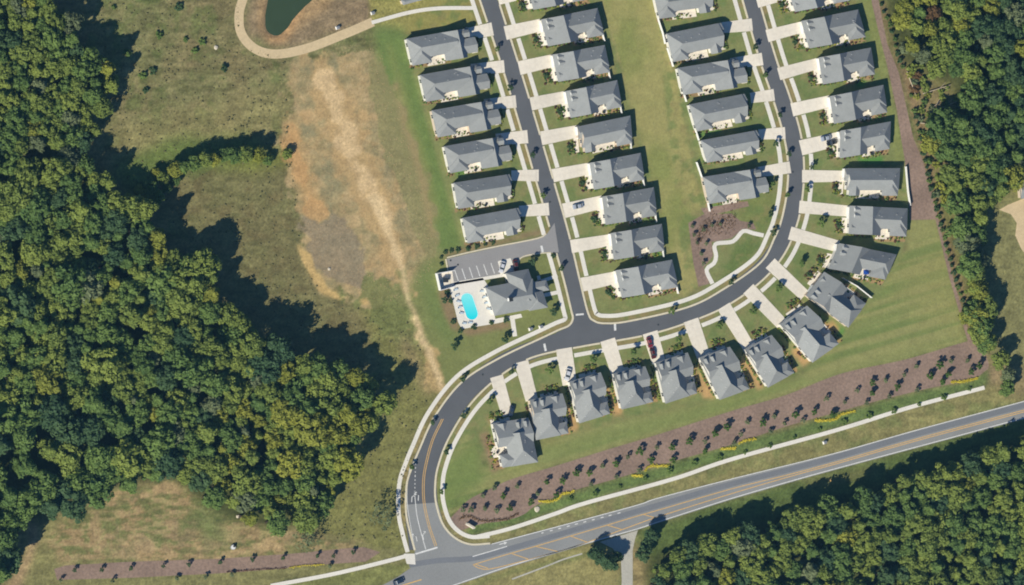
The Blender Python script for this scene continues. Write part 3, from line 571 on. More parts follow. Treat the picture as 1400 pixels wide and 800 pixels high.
# blocks: u0,u1,v0,v1,axis,ridge pos,hip0,hip1,eave z, pitch
MODELS = {
 'M1': [(.30, 1.0, 0, .76, 'u', .57, 0, 1, 3.1, .60), (.03, .56, 0, 1.0, 'v', .62, 0, 0, 3.1, .46), (.71, .995, .35, 1.0, 'v', .5, 0, 1, 3.0, .46), (.06, .36, .55, .97, 'u', .5, 0, 0, 2.9, .5)],
 'M2': [(.05, 1.0, 0, .82, 'u', .54, 0, 1, 3.1, .58), (.0, .24, .0, .47, 'u', .5, 0, 0, 2.9, .5), (.70, .995, .4, 1.03, 'v', .5, 0, 1, 3.0, .46), (.10, .30, .35, 1.03, 'v', .5, 0, 0, 2.95, .55)],
 'M3': [(.30, 1.0, 0, .80, 'u', .5, 0, 1, 3.1, .58), (.17, .50, 0, 1.06, 'v', .30, 0, 0, 3.05, .45), (.70, .995, .4, 1.02, 'v', .5, 0, 1, 3.0, .46), (.0, .30, .36, .94, 'u', .5, 0, 0, 2.6, .42), (.07, .30, .0, .34, 'u', .5, 0, 0, 2.7, .45)]}
PATIO = {'M1': (.53, .77, .70, 1.12), 'M2': (.30, .72, .78, 1.12), 'M3': (.47, .73, .74, 1.14)}
DORM = {'M1': [(.10, .13), (.10, .34)], 'M2': [(.12, .72)], 'M3': [(.10, .16)]}
GAR = {'M1': (.03, .05, .46), 'M2': (.0, .03, .44), 'M3': (.07, .03, .32)}
def mkwin(w_, hh):
    f = MB(); f.box((0, 0, 0), .08, w_ + .2, hh + .2); fm = f.mesh('window', M['white'])
    p = MB(); p.box((-.045, -w_ / 4 - .02, .1), .06, w_ / 2 - .06, hh); p.box((-.045, w_ / 4 + .02, .1), .06, w_ / 2 - .06, hh); pm = p.mesh('pane', M['glass']); return fm, pm
WFM, WPM = mkwin(1.5, 1.4)
gd = MB()
for k in range(4): gd.box((0, 0, .04 + .56 * k), .10, 4.9, .52)
gd.box((.02, 0, 0), .06, 4.9, 2.25); GDM = gd.mesh('garage_door', M['white'])
dd = MB(); dd.box((0, 0, 0), .1, 1.0, 2.1); DOM = dd.mesh('door', M['dark'])
vp = MB(); vp.tube((0, 0, -.5), (0, 0, .45), .09, .09, 6); VPM = vp.mesh('roof_vent', M['white'])
def block(roof, wall, O, U, V, bl, i, off):
    u0, u1, v0, v1, ax, rp, h0, h1, ez, pitch = bl
    e = .004 * i; ez = ez + .013 * i + .2
    u0 += e / 4; v0 += e; v1 -= e; u1 -= e / 4
    Ub, Vb = U, V
    W = lambda u, v, z: (O.x + Ub.x * u + Vb.x * v - off[0], O.y + Ub.y * u + Vb.y * v - off[1], z)
    if ax == 'v': W0 = W; W = lambda a, b_, z: W0(b_, a, z); u0, u1, v0, v1 = v0, v1, u0, u1; U, V = V, U
    lu, lv = U.length, V.length
    half = (v1 - v0) * lv / 2; H = half * pitch; rv = v0 + rp * (v1 - v0)
    a0 = u0 + (h0 * half / lu if h0 else 0); a1 = u1 - (h1 * half / lu if h1 else 0)
    if a0 > a1: a0 = a1 = (u0 + u1) / 2
    e0, e1, e2, e3 = (u0, v0), (u1, v0), (u1, v1), (u0, v1)
    T = [W(*p, ez) for p in (e0, e1, e2, e3)] + [W(a0, rv, ez + H), W(a1, rv, ez + H)]
    Bt = [W(*p, ez - .2) for p in (e0, e1, e2, e3)]
    fs = [(0, 1, 5, 4), (2, 3, 4, 5), (6, 7, 1, 0), (7, 8, 2, 1), (8, 9, 3, 2), (9, 6, 0, 3), (9, 8, 7, 6)]
    if h0: fs.append((3, 0, 4))
    if h1: fs.append((1, 2, 5))
    roof.idx(T + Bt, fs)
    iu, iv = .42 / lu, .42 / lv; zt = ez - .1
    b0, b1, c0, c1 = u0 + iu, u1 - iu, v0 + iv, v1 - iv
    q = [(b0, c0), (b1, c0), (b1, c1), (b0, c1)]
    wall.idx([W(*p, -.1) for p in q] + [W(*p, zt) for p in q], [(0, 1, 5, 4), (1, 2, 6, 5), (2, 3, 7, 6), (3, 0, 4, 7), (4, 5, 6, 7)])
    for hh, uu in ((h0, b0), (h1, b1)):
        if not hh:
            zr = ez + H - .12
            wall.idx([W(uu, v0 + iv * .4, ez - .12), W(uu, v1 - iv * .4, ez - .12), W(uu, rv, zr)], [(0, 1, 2)])
    edges = [(W(*q[k], 0), W(*q[(k + 1) % 4], 0)) for k in range(4)]
    return edges, H
def roofz(bl, O, U, V, u, v):
    u0, u1, v0, v1, ax, rp, h0, h1, ez, pitch = bl
    if not (u0 <= u <= u1 and v0 <= v <= v1): return -1
    lu, lv = U.length, V.length
    if ax == 'v': u, v, u0, u1, v0, v1, lu, lv = v, u, v0, v1, u0, u1, lv, lu
    half = (v1 - v0) * lv / 2; rv = v0 + rp * (v1 - v0); H = half * pitch
    z = H * (v - v0) / (rv - v0) if v < rv else H * (v1 - v) / (v1 - rv)
    if h1: z = min(z, H * (u1 - u) * lu / half)
    if h0: z = min(z, H * (u - u0) * lu / half)
    return ez + z + .2
def house(k, h, label):
    O, U, V = hframe(h); cen = O + U * .5 + V * .5; off = (cen.x, cen.y, 0)
    r = empty('house', off, label, 'house', 'grey roofed houses along the streets')
    roof, wall = MB(), MB(); bls = MODELS[h['model']]; alle = []
    for i, bl in enumerate(bls):
        ed, H = block(roof, wall, O, U, V, bl, i, off); alle.append(ed)
    ro = roof.build('roof', M['roof'], r); wall.build('wall', M['wall_b'] if k in ('R4', 'L3', 'Q8', 'S7', 'T5') else M['wall'], r)
    def inside(x, y, skip, g=.1):
        d = U.x * V.y - U.y * V.x; px, py = x + off[0] - O.x, y + off[1] - O.y
        u = (px * V.y - py * V.x) / d; v = (U.x * py - U.y * px) / d
        return any(j != skip and bl[0] < u < bl[1] and bl[2] < v < bl[3] for j, bl in enumerate(bls))
    # windows on walls one can see or walk past
    for i, ed in enumerate(alle):
        cx = sum(e[0][0] for e in ed) / 4; cy = sum(e[0][1] for e in ed) / 4
        for (ax, ay, _), (bx, by, _) in ed:
            Ln = math.hypot(bx - ax, by - ay); mx, my = (ax + bx) / 2, (ay + by) / 2
            nxx, nyy = (by - ay) / Ln, -(bx - ax) / Ln
            if nxx * (mx - cx) + nyy * (my - cy) < 0: nxx, nyy = -nxx, -nyy
            if nxx > .6: continue
            for t in ([.5] if Ln < 5 else [.28, .72] if Ln < 12 else [.2, .5, .8]):
                wx_, wy_ = ax + (bx - ax) * t, ay + (by - ay) * t
                if inside(wx_ + nxx * .5, wy_ + nyy * .5, i) or inside(wx_, wy_, i): continue
                gu, g0, g1 = GAR[h['model']]; gc = O + U * gu + V * ((g0 + g1) / 2)
                if math.hypot(wx_ + off[0] - gc.x, wy_ + off[1] - gc.y) < 3.6: continue
                rz = math.atan2(-nyy, -nxx)
                wn = obj('window', WFM, r, (wx_ + nxx * .03, wy_ + nyy * .03, .85), rz); obj('pane', WPM, wn)
    # garage door and front door
    gu, g0, g1 = GAR[h['model']]; ud = U.normalized(); rz = math.atan2(ud.y, ud.x)
    gc = O + U * gu + V * ((g0 + g1) / 2) + ud * .38
    obj('garage_door', GDM, r, (gc.x - off[0], gc.y - off[1], .1), rz)
    fb = bls[3]; dc = O + U * fb[0] + V * ((fb[2] + fb[3]) / 2) + ud * .38; obj('door', DOM, r, (dc.x - off[0], dc.y - off[1], .05), rz)
    # dormers
    for du, dv in DORM[h['model']]:
        if h['model'] == 'M2': continue
        z = max(roofz(bl, O, U, V, du + .015, dv) for bl in bls)
        if z < 0: continue
        wd = .8 / V.length; ln = 2.2 / U.length
        Wd = lambda u, v, zz: (O.x + U.x * u + V.x * v - off[0], O.y + U.y * u + V.y * v - off[1], zz)
        d = MB(); zb, zt_, zr = z - .6, z + .55, z + 1.05
        d.idx([Wd(du, dv - wd, zb), Wd(du, dv + wd, zb), Wd(du, dv + wd, zt_), Wd(du, dv, zr), Wd(du, dv - wd, zt_), Wd(du + ln, dv - wd, zb), Wd(du + ln, dv + wd, zb), Wd(du + ln, dv + wd, zt_), Wd(du + ln, dv - wd, zt_)],
              [(0, 1, 2, 3, 4), (0, 4, 8, 5), (1, 6, 7, 2)])
        do = d.build('dormer', M['white'], r)
        d = MB(); o_ = .3 / V.length; q_ = .25 / U.length
        d.idx([Wd(du - q_, dv - wd - o_, zt_ - .15), Wd(du - q_, dv, zr + .06), Wd(du - q_, dv + wd + o_, zt_ - .15), Wd(du + ln, dv - wd - o_, zt_ - .15), Wd(du + ln, dv, zr + .06), Wd(du + ln, dv + wd + o_, zt_ - .15)], [(0, 1, 4, 3), (1, 2, 5, 4)])
        d.build('dormer_roof', M['roof'], do)
    # vents
    for t in range(4):
        vu, vv = random.uniform(.45, .9), random.uniform(.1, .4); z = max(roofz(bl, O, U, V, vu, vv) for bl in bls)
        if z > 0: q = O + U * vu + V * vv; obj('roof_vent', VPM, r, (q.x - off[0], q.y - off[1], z))
    # patio slab of concrete panels, walk to the door
    pu0, pu1, pv0, pv1 = PATIO[h['model']]; p = MB()
    for a in range(3):
        for b_ in range(2):
            ua, ub = pu0 + (pu1 - pu0) * a / 3, pu0 + (pu1 - pu0) * (a + .985) / 3; va, vb = pv0 + (pv1 - pv0) * b_ / 2, pv0 + (pv1 - pv0) * (b_ + .985) / 2
            q = [O + U * u + V * v for u, v in ((ua, va), (ub, va), (ub, vb), (ua, vb))]
            p.idx([(s.x - off[0], s.y - off[1], -.02) for s in q] + [(s.x - off[0], s.y - off[1], .16) for s in q], [(4, 5, 6, 7), (0, 1, 5, 4), (1, 2, 6, 5), (2, 3, 7, 6), (3, 0, 4, 7)])
    p.build('patio', M['patio'], r)
    p = MB(); q = [O + U * u + V * v for u, v in ((-.035, .42), (.05, .42), (.05, .96), (-.035, .96))]
    p.idx([(s.x - off[0], s.y - off[1], -.02) for s in q] + [(s.x - off[0], s.y - off[1], .14) for s in q], [(4, 5, 6, 7), (0, 1, 5, 4), (1, 2, 6, 5), (2, 3, 7, 6), (3, 0, 4, 7)])
    p.build('porch', M['patio'], r)
    return r
def nth(i): return ['first', 'second', 'third', 'fourth', 'fifth', 'sixth', 'seventh', 'eighth', 'ninth', 'tenth'][i]
LAB = {}
SH = {}
for i in range(9):
    SH['L%d' % i] = nth(max(0, i - 1)) + ' house left of the straight street'; SH['R%d' % i] = nth(i) + ' house right of the straight street'
    SH['T%d' % i] = nth(i) + ' house inside the curving street'; SH['Q%d' % i] = nth(i) + ' house outside the curving street'; SH['S%d' % i] = nth(8 - i) + ' house of the lower row'
LL = ['the topmost, whose shadow reaches the footpath', 'second from the top', 'third from the top', 'fourth from the top', 'fifth from the top', 'lowest one, beside the car park']
for i in range(6): LAB['L%d' % (i + 1)] = 'grey roofed house left of the straight street, ' + LL[i]
for i in range(9): LAB['R%d' % i] = 'grey roofed house right of the straight street, ' + ('cut off by the top of the photo' if i == 0 else 'lowest one, in the corner of the junction' if i == 8 else nth(i) + ' from the top')
for i in range(6): LAB['T%d' % i] = 'grey roofed house in the column inside the curving street, ' + ('topmost one' if i == 0 else 'lowest one, above the zigzag footpath' if i == 5 else nth(i) + ' from the top')
for i in range(9): LAB['Q%d' % i] = 'grey roofed house outside the curving street, ' + ('cut off by the top of the photo' if i == 0 else 'with a blue parasol behind it' if i == 7 else 'turned diagonally where the street bends' if i == 8 else nth(i) + ' from the top')
for i in range(1, 9): LAB['S%d' % i] = 'grey roofed house below the curving street, ' + ('leftmost one, nearest the main road' if i == 8 else 'with a white car in its drive' if i == 6 else 'with two red cars in its drive' if i == 4 else nth(8 - i) + ' from the left end of its row')
for k, h in HOUSES.items(): house(k, h, LAB[k])
# ------------------------------------------------------------------ clubhouse, pool, enclosure
def simple_building(name, label, cat_, p0, p1, p2, blocks, wallm='wall', ez=3.0, extra=None):
    h = dict(p0=p0, p1=p1, p2=p2); O, U, V = hframe(h); cen = O + U * .5 + V * .5; off = (cen.x, cen.y, 0)
    r = empty(name, off, label, cat_); roof, wall = MB(), MB(); al = []
    for i, bl in enumerate(blocks): al.append(block(roof, wall, O, U, V, bl, i, off)[0])
    roof.build('roof', M['roof'], r); wall.build('wall', M[wallm], r); return r, O, U, V, off, al
r, O, U, V, off, al = simple_building('clubhouse', 'grey roofed clubhouse beside the swimming pool and car park', 'clubhouse', (663, 393), (728, 381), (676, 432),
    [(0, 1.0, 0, 1.0, 'u', .5, 1, .6, 3.4, .5), (.5, .98, -.35, .7, 'v', .5, .7, 0, 3.3, .5), (.72, 1.12, .45, 1.06, 'v', .5, 0, .8, 3.2, .45), (.98, 1.27, .12, .50, 'u', .5, 0, .9, 3.0, .45)])
for ed in al:
    cx = sum(e[0][0] for e in ed) / 4; cy = sum(e[0][1] for e in ed) / 4
    for (ax, ay, _), (bx, by, _) in ed:
        Ln = math.hypot(bx - ax, by - ay); nxx, nyy = (by - ay) / Ln, -(bx - ax) / Ln; mx, my = (ax + bx) / 2, (ay + by) / 2
        if nxx * (mx - cx) + nyy * (my - cy) < 0: nxx, nyy = -nxx, -nyy
        for t in (.25, .75):
            wn = obj('window', WFM, r, (ax + (bx - ax) * t + nxx * .03, ay + (by - ay) * t + nyy * .03, .85), math.atan2(-nyy, -nxx)); obj('pane', WPM, wn)
q = O + U * .33 + V * .52; cz = 3.4 + 5.6
mb = MB(); mb.box((q.x - off[0], q.y - off[1], 4.5), 1.3, 1.3, 4.0, .2); ch = mb.build('chimney', M['white'], r)
mb = MB(); mb.box((q.x - off[0], q.y - off[1], 8.5), 1.7, 1.7, .25, .2); mb.build('chimney_cap', M['dark'], ch)
DECK = [(613, 388), (660, 380), (670, 395), (677, 436), (712, 429), (714, 434), (680, 442), (631, 450), (626, 440)]
sheet('pool_deck', DECK, .12, M['concrete'])
# pool
def stadium(a, b_, r_, n=9):
    a, b_ = np.array(a, float), np.array(b_, float); d = (b_ - a) / np.hypot(*(b_ - a)); nn_ = np.array([-d[1], d[0]]); out = []
    for c_, s_ in ((b_, 1), (a, -1)):
        for k in range(n + 1):
            t = math.pi * (k / n - .5); out.append(tuple(c_ + (d * math.cos(t) + nn_ * math.sin(t)) * r_ * s_))
    return out
PO = stadium((638.3, 409), (645, 429), 9.2); PI = stadium((638.3, 409), (645, 429), 8.1)
pr = empty('swimming_pool', P(642, 419), 'long turquoise swimming pool with rounded ends beside the clubhouse', 'swimming pool'); of = P(642, 419)
mb = MB(); n_ = len(PO)
o_, i_ = [P(*p) for p in PO], [P(*p) for p in PI]
mb.idx([(p.x, p.y, .20) for p in o_] + [(p.x, p.y, .20) for p in i_] + [(p.x, p.y, .05) for p in o_] + [(p.x, p.y, .05) for p in i_],
       [(k, (k + 1) % n_, n_ + (k + 1) % n_, n_ + k) for k in range(n_)] + [(k, 2 * n_ + k, 2 * n_ + (k + 1) % n_, (k + 1) % n_) for k in range(n_)] + [(n_ + k, n_ + (k + 1) % n_, 3 * n_ + (k + 1) % n_, 3 * n_ + k) for k in range(n_)])
mb.build('coping', M['coping'], pr, off=(of.x, of.y, 0))
mb = MB(); mb.poly([(p.x, p.y, .15) for p in i_]); mb.build('pool_water', M['pool'], pr, off=(of.x, of.y, 0))
# loungers on the deck
lm = MB(); lm.box((0, -.2, .28), .65, 1.3, .1); lm.idx([(-.32, .45, .3), (.32, .45, .3), (.32, 1.0, .75), (-.32, 1.0, .75), (-.32, .45, .38), (.32, .45, .38), (.32, .98, .83), (-.32, .98, .83)], [(0, 1, 2, 3), (4, 5, 6, 7), (0, 1, 5, 4), (1, 2, 6, 5), (2, 3, 7, 6), (3, 0, 4, 7)])
for x in (-.27, .27):
    for y in (-.75, .35): lm.box((x, y, 0), .06, .06, .3)
LM = lm.mesh('sun_lounger', mat('lounger_fabric', A(190, 205, 215), .8, .05))
for i, (x, y) in enumerate([(622, 396), (624, 404), (626, 412), (628, 420), (630, 428), (658, 398), (661, 406), (664, 414), (667, 422), (634, 442), (642, 441)]):
    o = obj('sun_lounger', LM, None, P(x, y) + Vector((0, 0, .13)), random.uniform(1.2, 1.9), 1.2)
    side = 'along the left edge of the pool deck' if i < 5 else 'between the pool and the clubhouse' if i < 9 else 'at the lower end of the pool deck'
    tag(o, 'pale sun lounger %s, %s from the top' % (side, nth(i if i < 5 else i - 5 if i < 9 else i - 9)), 'sun lounger', 'sun loungers round the pool')
# enclosure
r = empty('bin_enclosure', P(605, 384), 'white walled bin enclosure at the left end of the car park', 'bin enclosure'); of = P(605, 384)
mb = MB(); q = [P(*p) for p in ((595, 374), (618, 370), (621, 391), (600, 397))]
mb.prism([(p.x - of.x, p.y - of.y) for p in q][::-1], -.02, .13); mb.build('floor_slab', M['patio'], r)
mb = MB()
for a, b_ in ((0, 1), (2, 3), (3, 0)):
    A1, B1 = q[a], q[b_]; d = (B1 - A1); L_ = d.length; mb.box(((A1.x + B1.x) / 2 - of.x, (A1.y + B1.y) / 2 - of.y, .1), L_, .25, 2.0, math.atan2(d.y, d.x))
mb.build('wall', M['white'], r)
c_ = P(607, 383)
o = empty('skip_bin', (c_.x, c_.y, .13), 'blue grey rubbish skip inside the white walled enclosure', 'skip')
mb = MB(); mb.idx([(-1, -.8, 0), (1, -.8, 0), (1, .8, 0), (-1, .8, 0), (-1.2, -.9, 1.4), (1.2, -.9, 1.4), (1.2, .9, 1.6), (-1.2, .9, 1.6)], [(3, 2, 1, 0), (0, 1, 5, 4), (1, 2, 6, 5), (2, 3, 7, 6), (3, 0, 4, 7)]); mb.build('body', mat('skip_blue', A(70, 95, 120), .7, .05), o)
mb = MB(); mb.idx([(-1.25, -.95, 1.42), (1.25, -.95, 1.42), (1.25, .95, 1.62), (-1.25, .95, 1.62), (-1.25, -.95, 1.5), (1.25, -.95, 1.5), (1.25, .95, 1.7), (-1.25, .95, 1.7)], [(4, 5, 6, 7), (0, 1, 5, 4), (1, 2, 6, 5), (2, 3, 7, 6), (3, 0, 4, 7)]); mb.build('lid', M['dark'], o)
# kiosk at the top edge
r, *_ = simple_building('shelter', 'small dark roofed open shelter on the lawn at the top edge', 'shelter', (549, 0), (582, -9), (552, 7), [(0, 1, 0, 1, 'u', .5, 1, 1, 2.6, .4)], 'wall_b')
# ------------------------------------------------------------------ fences
def fence(pts, label, hgt=1.8, z=0, group=None):
    c0 = P(*pts[0]); r = empty('fence', (c0.x, c0.y, 0), label, 'fence', group); w_ = [P(*p) for p in pts]
    for i in range(len(w_) - 1):
        a, b_ = w_[i], w_[i + 1]; d = b_ - a; L_ = d.length; n_ = max(1, round(L_ / 2.4)); an = math.atan2(d.y, d.x)
        for k in range(n_):
            m_ = a + d * ((k + .5) / n_); mb = MB(); mb.box((0, 0, .08), L_ / n_ - .14, .05, hgt - .15)
            mb.box((0, 0, .2), L_ / n_ - .14, .09, .12); mb.box((0, 0, hgt - .22), L_ / n_ - .14, .09, .14)
            o = mb.build('fence_panel', M['white'], r); o.location = (m_.x - c0.x, m_.y - c0.y, 0); o.rotation_euler[2] = an
        for k in range(n_ + (i == len(w_) - 2)):
            m_ = a + d * (k / n_); mb = MB(); mb.box((0, 0, 0), .13, .13, hgt); o = mb.build('post', M['white'], r); o.location = (m_.x - c0.x, m_.y - c0.y, 0); o.rotation_euler[2] = an
fence([(890, -20), (899, 28), (905, 46), (908, 60)], 'white fence beside the topmost house inside the curving street')
fence([(911, 66), (919, 91)], 'short white fence between first and second house inside the curving street')
fence([(927, 108), (937, 139)], 'short white fence between second and third house inside the curving street')
fence([(944, 160), (954, 192)], 'short white fence between third and fourth house inside the curving street')
fence([(951, 222), (959, 245), (963, 262), (969, 289)], 'long white fence behind the lowest house inside the curving street')
fence([(1237, 228), (1240, 262), (1243, 281)], 'white fence along the wide mulch strip right of the fifth house')
fence([(1150, 380), (1170, 391), (1190, 407)], 'white fence running diagonally between the two houses at the street bend')
for k in ('R1', 'R2', 'R3', 'R4', 'R5', 'R6', 'R7', 'R8'):
    h = HOUSES[k]; fence([HF(h, 1.0, .98), HF(h, 1.0, 1.22)], 'short white fence at the garden corner of the %s' % SH[k], group='short white garden fences')
# ------------------------------------------------------------------ vegetation
def tone(me, vals):
    a = me.attributes.new('tone', 'FLOAT', 'FACE'); a.data.foreach_set('value', vals)
def crown_mesh(name, seed, R=1.0, H=1.0, clumps=16, leaves=90, leaf=.16, open_=0.0, core=.55, cone=0.0):
    """unit crown: radius about 1, height about H; leaf sized faces grouped in clumps round a rough core"""
    r = random.Random(seed); vs, fs, tn = [], [], []
    cl = []
    for i in range(clumps):
        th = 2.39996 * i + r.uniform(-.3, .3); zz = 1 - 1.55 * (i + .5) / clumps; rr = math.sqrt(max(0, 1 - zz * zz)) * r.uniform(.5, 1.04)
        if cone: rr *= (1 - cone * (zz + .55) / 1.55)
        cl.append((rr * math.cos(th), rr * math.sin(th), zz * H * r.uniform(.5, .9), r.uniform(.2, .44) * (1 - .3 * cone), r.random()))
    for cx, cy, cz, cr, tt in cl:
        for _ in range(leaves):
            v = Vector((r.gauss(0, 1), r.gauss(0, 1), r.gauss(0, 1) + .35)).normalized()
            if r.random() < open_: continue
            p = Vector((cx, cy, cz)) + v * cr * r.uniform(.75, 1.12)
            nrm = (v + Vector((r.uniform(-.8, .8), r.uniform(-.8, .8), r.uniform(-.3, .8)))).normalized()
            x = nrm.orthogonal().normalized(); y = nrm.cross(x); an = r.uniform(0, 6.28); x, y = x * math.cos(an) + y * math.sin(an), y * math.cos(an) - x * math.sin(an)
            s = leaf * r.uniform(.6, 1.3); n0 = len(vs)
            vs += [p - x * s, p - y * s * .6, p + x * s, p + y * s * .6]; fs.append((n0, n0 + 1, n0 + 2, n0 + 3)); tn.append(min(1, max(0, tt * .7 + r.uniform(0, .3))))
    if core:
        for cx, cy, cz, cr, tt in cl:     # rough inner mass so the crown is not see-through
            n0 = len(vs); k = 5; c = Vector((cx * .85, cy * .85, cz * .85)); s = cr * core * 1.5
            vs += [c + Vector((0, 0, s)), c - Vector((0, 0, s))] + [c + Vector((math.cos(a * 2 * math.pi / k), math.sin(a * 2 * math.pi / k), r.uniform(-.25, .25))) * s for a in range(k)]
            for a in range(k): fs.append((n0, n0 + 2 + a, n0 + 2 + (a + 1) % k)); fs.append((n0 + 1, n0 + 2 + (a + 1) % k, n0 + 2 + a)); tn += [tt * .5] * 2
    me = bpy.data.meshes.new(name); me.from_pydata([tuple(v) for v in vs], [], fs); me.update(); tone(me, tn); return me
def trunk_mesh(name, seed, h=1.0, r0=.045, limbs=5):
    r = random.Random(seed); mb = MB(); a = Vector((0, 0, -.02)); pts = [a]
    for k in range(3): a = a + Vector((r.uniform(-.03, .03), r.uniform(-.03, .03), h / 3)); pts.append(a)
    for k in range(3): mb.tube(pts[k], pts[k + 1], r0 * (1 - k * .28), r0 * (1 - (k + 1) * .28), 6)
    for k in range(limbs):
        t = pts[1 + k % 2] + Vector((0, 0, h * .1)); th = 6.28 * k / limbs + r.random(); mb.tube(t, t + Vector((math.cos(th) * .3, math.sin(th) * .3, .28)) * h, r0 * .45, r0 * .15, 5)
    return mb.mesh(name, M['trunk'])
LEAF = {
 'green': leafmat('leaves_green', (0.088, 0.155, 0.045), (0.189, 0.274, 0.067)),
 'olive': leafmat('leaves_olive', (0.144, 0.201, 0.049), (0.267, 0.324, 0.067)),
 'yellow': leafmat('leaves_yellow', (0.181, 0.208, 0.038), (0.339, 0.353, 0.059)),
 'dark': leafmat('leaves_dark', (0.049, 0.101, 0.048), (0.095, 0.156, 0.059)),
 'grey': leafmat('leaves_grey', (0.115, 0.147, 0.072), (0.230, 0.273, 0.132)),
 'young': leafmat('leaves_young', (0.061, 0.115, 0.028), (0.121, 0.207, 0.040)),
 'russet': leafmat('leaves_russet', (.12, .07, .03), (.20, .12, .05)),
 'flower': leafmat('flowers_yellow', (0.517, 0.437, 0.040), (0.920, 0.782, 0.090)),
 'redshrub': leafmat('shrub_red', (.08, .04, .03), (.15, .07, .045))}
CR = {}
base = [crown_mesh('crown', 100 + i, H=.85 + .12 * (i % 3), clumps=21 + i % 4, leaves=76, leaf=.12) for i in range(7)]
cone = [crown_mesh('crown', 200 + i, H=1.5, clumps=20, leaves=80, leaf=.12, cone=.8) for i in range(2)]
small = [crown_mesh('crown', 300 + i, H=1.1, clumps=8, leaves=60, leaf=.24) for i in range(4)]
bare = [crown_mesh('crown', 400, H=.9, clumps=14, leaves=60, leaf=.09, open_=.45, core=.0)]
def variants(src, key):
    k = (id(src), key)
    if k not in CR:
        L_ = []
        for m_ in src: c_ = m_.copy(); c_.materials.clear(); c_.materials.append(LEAF[key]); L_.append(c_)
        CR[k] = L_
    return CR[k]
TR = [trunk_mesh('trunk', 50 + i) for i in range(3)]
def tree(name, x, y, rad, hgt, key, label, cat_='tree', group=None, src=None, lean=True, zs=None, at='crown'):
    """x,y: where the crown shows; the base is worked out from its height"""
    r_ = random; src = src or base
    zc = hgt - rad * .75
    p = P(x, y, zc if at == 'crown' else 0)
    o = empty(name, (p.x, p.y, 0), label, cat_, group)
    t = obj('trunk', r_.choice(TR), o, (0, 0, 0), r_.uniform(0, 6.28), (hgt * .9, hgt * .9, hgt * .8))
    sx = rad * r_.uniform(.9, 1.12); c_ = obj('crown', r_.choice(variants(cone if name == 'forest_tree' and r_.random() < .22 else src, key)), o, (0, 0, zc), r_.uniform(0, 6.28), (sx, rad * r_.uniform(.9, 1.12), rad * (zs or r_.uniform(.85, 1.1))))
    return o
def poisson(poly, r, k=14000, seed=5, vr=None):
    rr = np.random.default_rng(seed); xs = [p[0] for p in poly]; ys = [p[1] for p in poly]; out = []; cell = {}
    X_, Y_ = rr.uniform(min(xs), max(xs), k), rr.uniform(min(ys), max(ys), k); ok = inpoly(X_, Y_, poly)
    for x, y in zip(X_[ok], Y_[ok]):
        R_2 = r if vr is None else vr(x, y); c = (int(x // 30), int(y // 30)); good = True
        for i in (-1, 0, 1):
            for j in (-1, 0, 1):
                for (a, b_, q) in cell.get((c[0] + i, c[1] + j), []):
                    if (a - x) ** 2 + (b_ - y) ** 2 < ((q + R_2) / 2) ** 2: good = False; break
                if not good: break
            if not good: break
        if good: out.append((x, y, R_2)); cell.setdefault(c, []).append((x, y, R_2))
    return out
random.seed(11)
KN = {'green': 'mid green broadleaf tree', 'olive': 'olive green broadleaf tree', 'yellow': 'yellowing broadleaf tree', 'dark': 'dark green tree', 'grey': 'greyish green tree', 'russet': 'russet brown tree'}
WT = []
def wood(poly, where, r, mix, hgt, seed, vr=None, name='forest_tree', mk=None, ys=1.0):
    for x, y, q in poisson([(a, b_) for a, b_ in poly], r, seed=seed, vr=vr):
        if x > 1425 or x < -32 or y > 832 or y < -32: continue
        key = mk(x, y) if mk else random.choices(list(mix), list(mix.values()))[0]
        rad = q * S * random.uniform(.68, .98); h_ = hgt * random.uniform(.86, 1.10) * (q / r) ** .6
        bx0, bx1 = min(p[0] for p in poly), max(p[0] for p in poly); by0, by1 = min(p[1] for p in poly), max(p[1] for p in poly)
        zx, zy = int(min(2, 3 * (x - bx0) / (bx1 - bx0))), int(min(2, 3 * (y - by0) / (by1 - by0)))
        zone = [['top left corner', 'top middle', 'top right corner'], ['left middle', 'centre', 'right middle'], ['bottom left corner', 'bottom middle', 'bottom right corner']][zy][zx]
        WT.append((rad, x, y, h_, key, 'the %s of %s' % (zone, where)))
ws = lambda f: (lambda x, y: random.choices(list(f), list(f.values()))[0])
def mk2(x, y):
    if x < 150 and y > 560: f = dict(green=5, dark=3, olive=1)
    elif x > 300 and y > 560: f = dict(olive=5, yellow=4, green=3, grey=1)
    elif x > 400: f = dict(green=4, olive=3, yellow=1.5, russet=.05)
    else: f = dict(green=5, olive=6, dark=1.5, yellow=.8, grey=.8)
    return random.choices(list(f), list(f.values()))[0]
wood(WOOD1, 'the upper left wood', 17, None, 13, 3, mk=ws(dict(green=5, olive=6, yellow=1.5, grey=1, dark=1)))
wood(WOOD2, 'the large left wood', 18, None, 13.5, 4, vr=lambda x, y: 26 if (x < 170 and y > 560) else 13 + 11 * random.random() ** 1.5 + 2 * float(vnoise(np.array(x), np.array(y), 45, 9)), mk=mk2)
wood(WOOD3, 'the lower right wood', 18, None, 12.5, 5, mk=ws(dict(green=4, olive=7, yellow=1, dark=1, russet=.05, grey=.5)))
wood(WOOD4, 'the upper right wood', 17, None, 8, 6, mk=lambda x, y: random.choices(['green', 'olive', 'yellow', 'dark', 'grey', 'russet'], [4, 5 if x < 1330 else 1, 5 if x < 1290 else .1, 6 if x > 1320 else .1, 1.0, .3 if x < 1320 else 0])[0])
wood([(1262, 175), (1300, 150), (1345, 190), (1350, 255), (1385, 240), (1345, 290), (1338, 330), (1345, 380), (1350, 420), (1352, 460), (1345, 478), (1330, 450), (1331, 400), (1320, 350), (1309, 300), (1294, 250)], 'the tree belt', 19, None, 9, 8, mk=ws(dict(green=5, olive=5, yellow=2, grey=1)))
WT.sort(key=lambda t: -t[0])
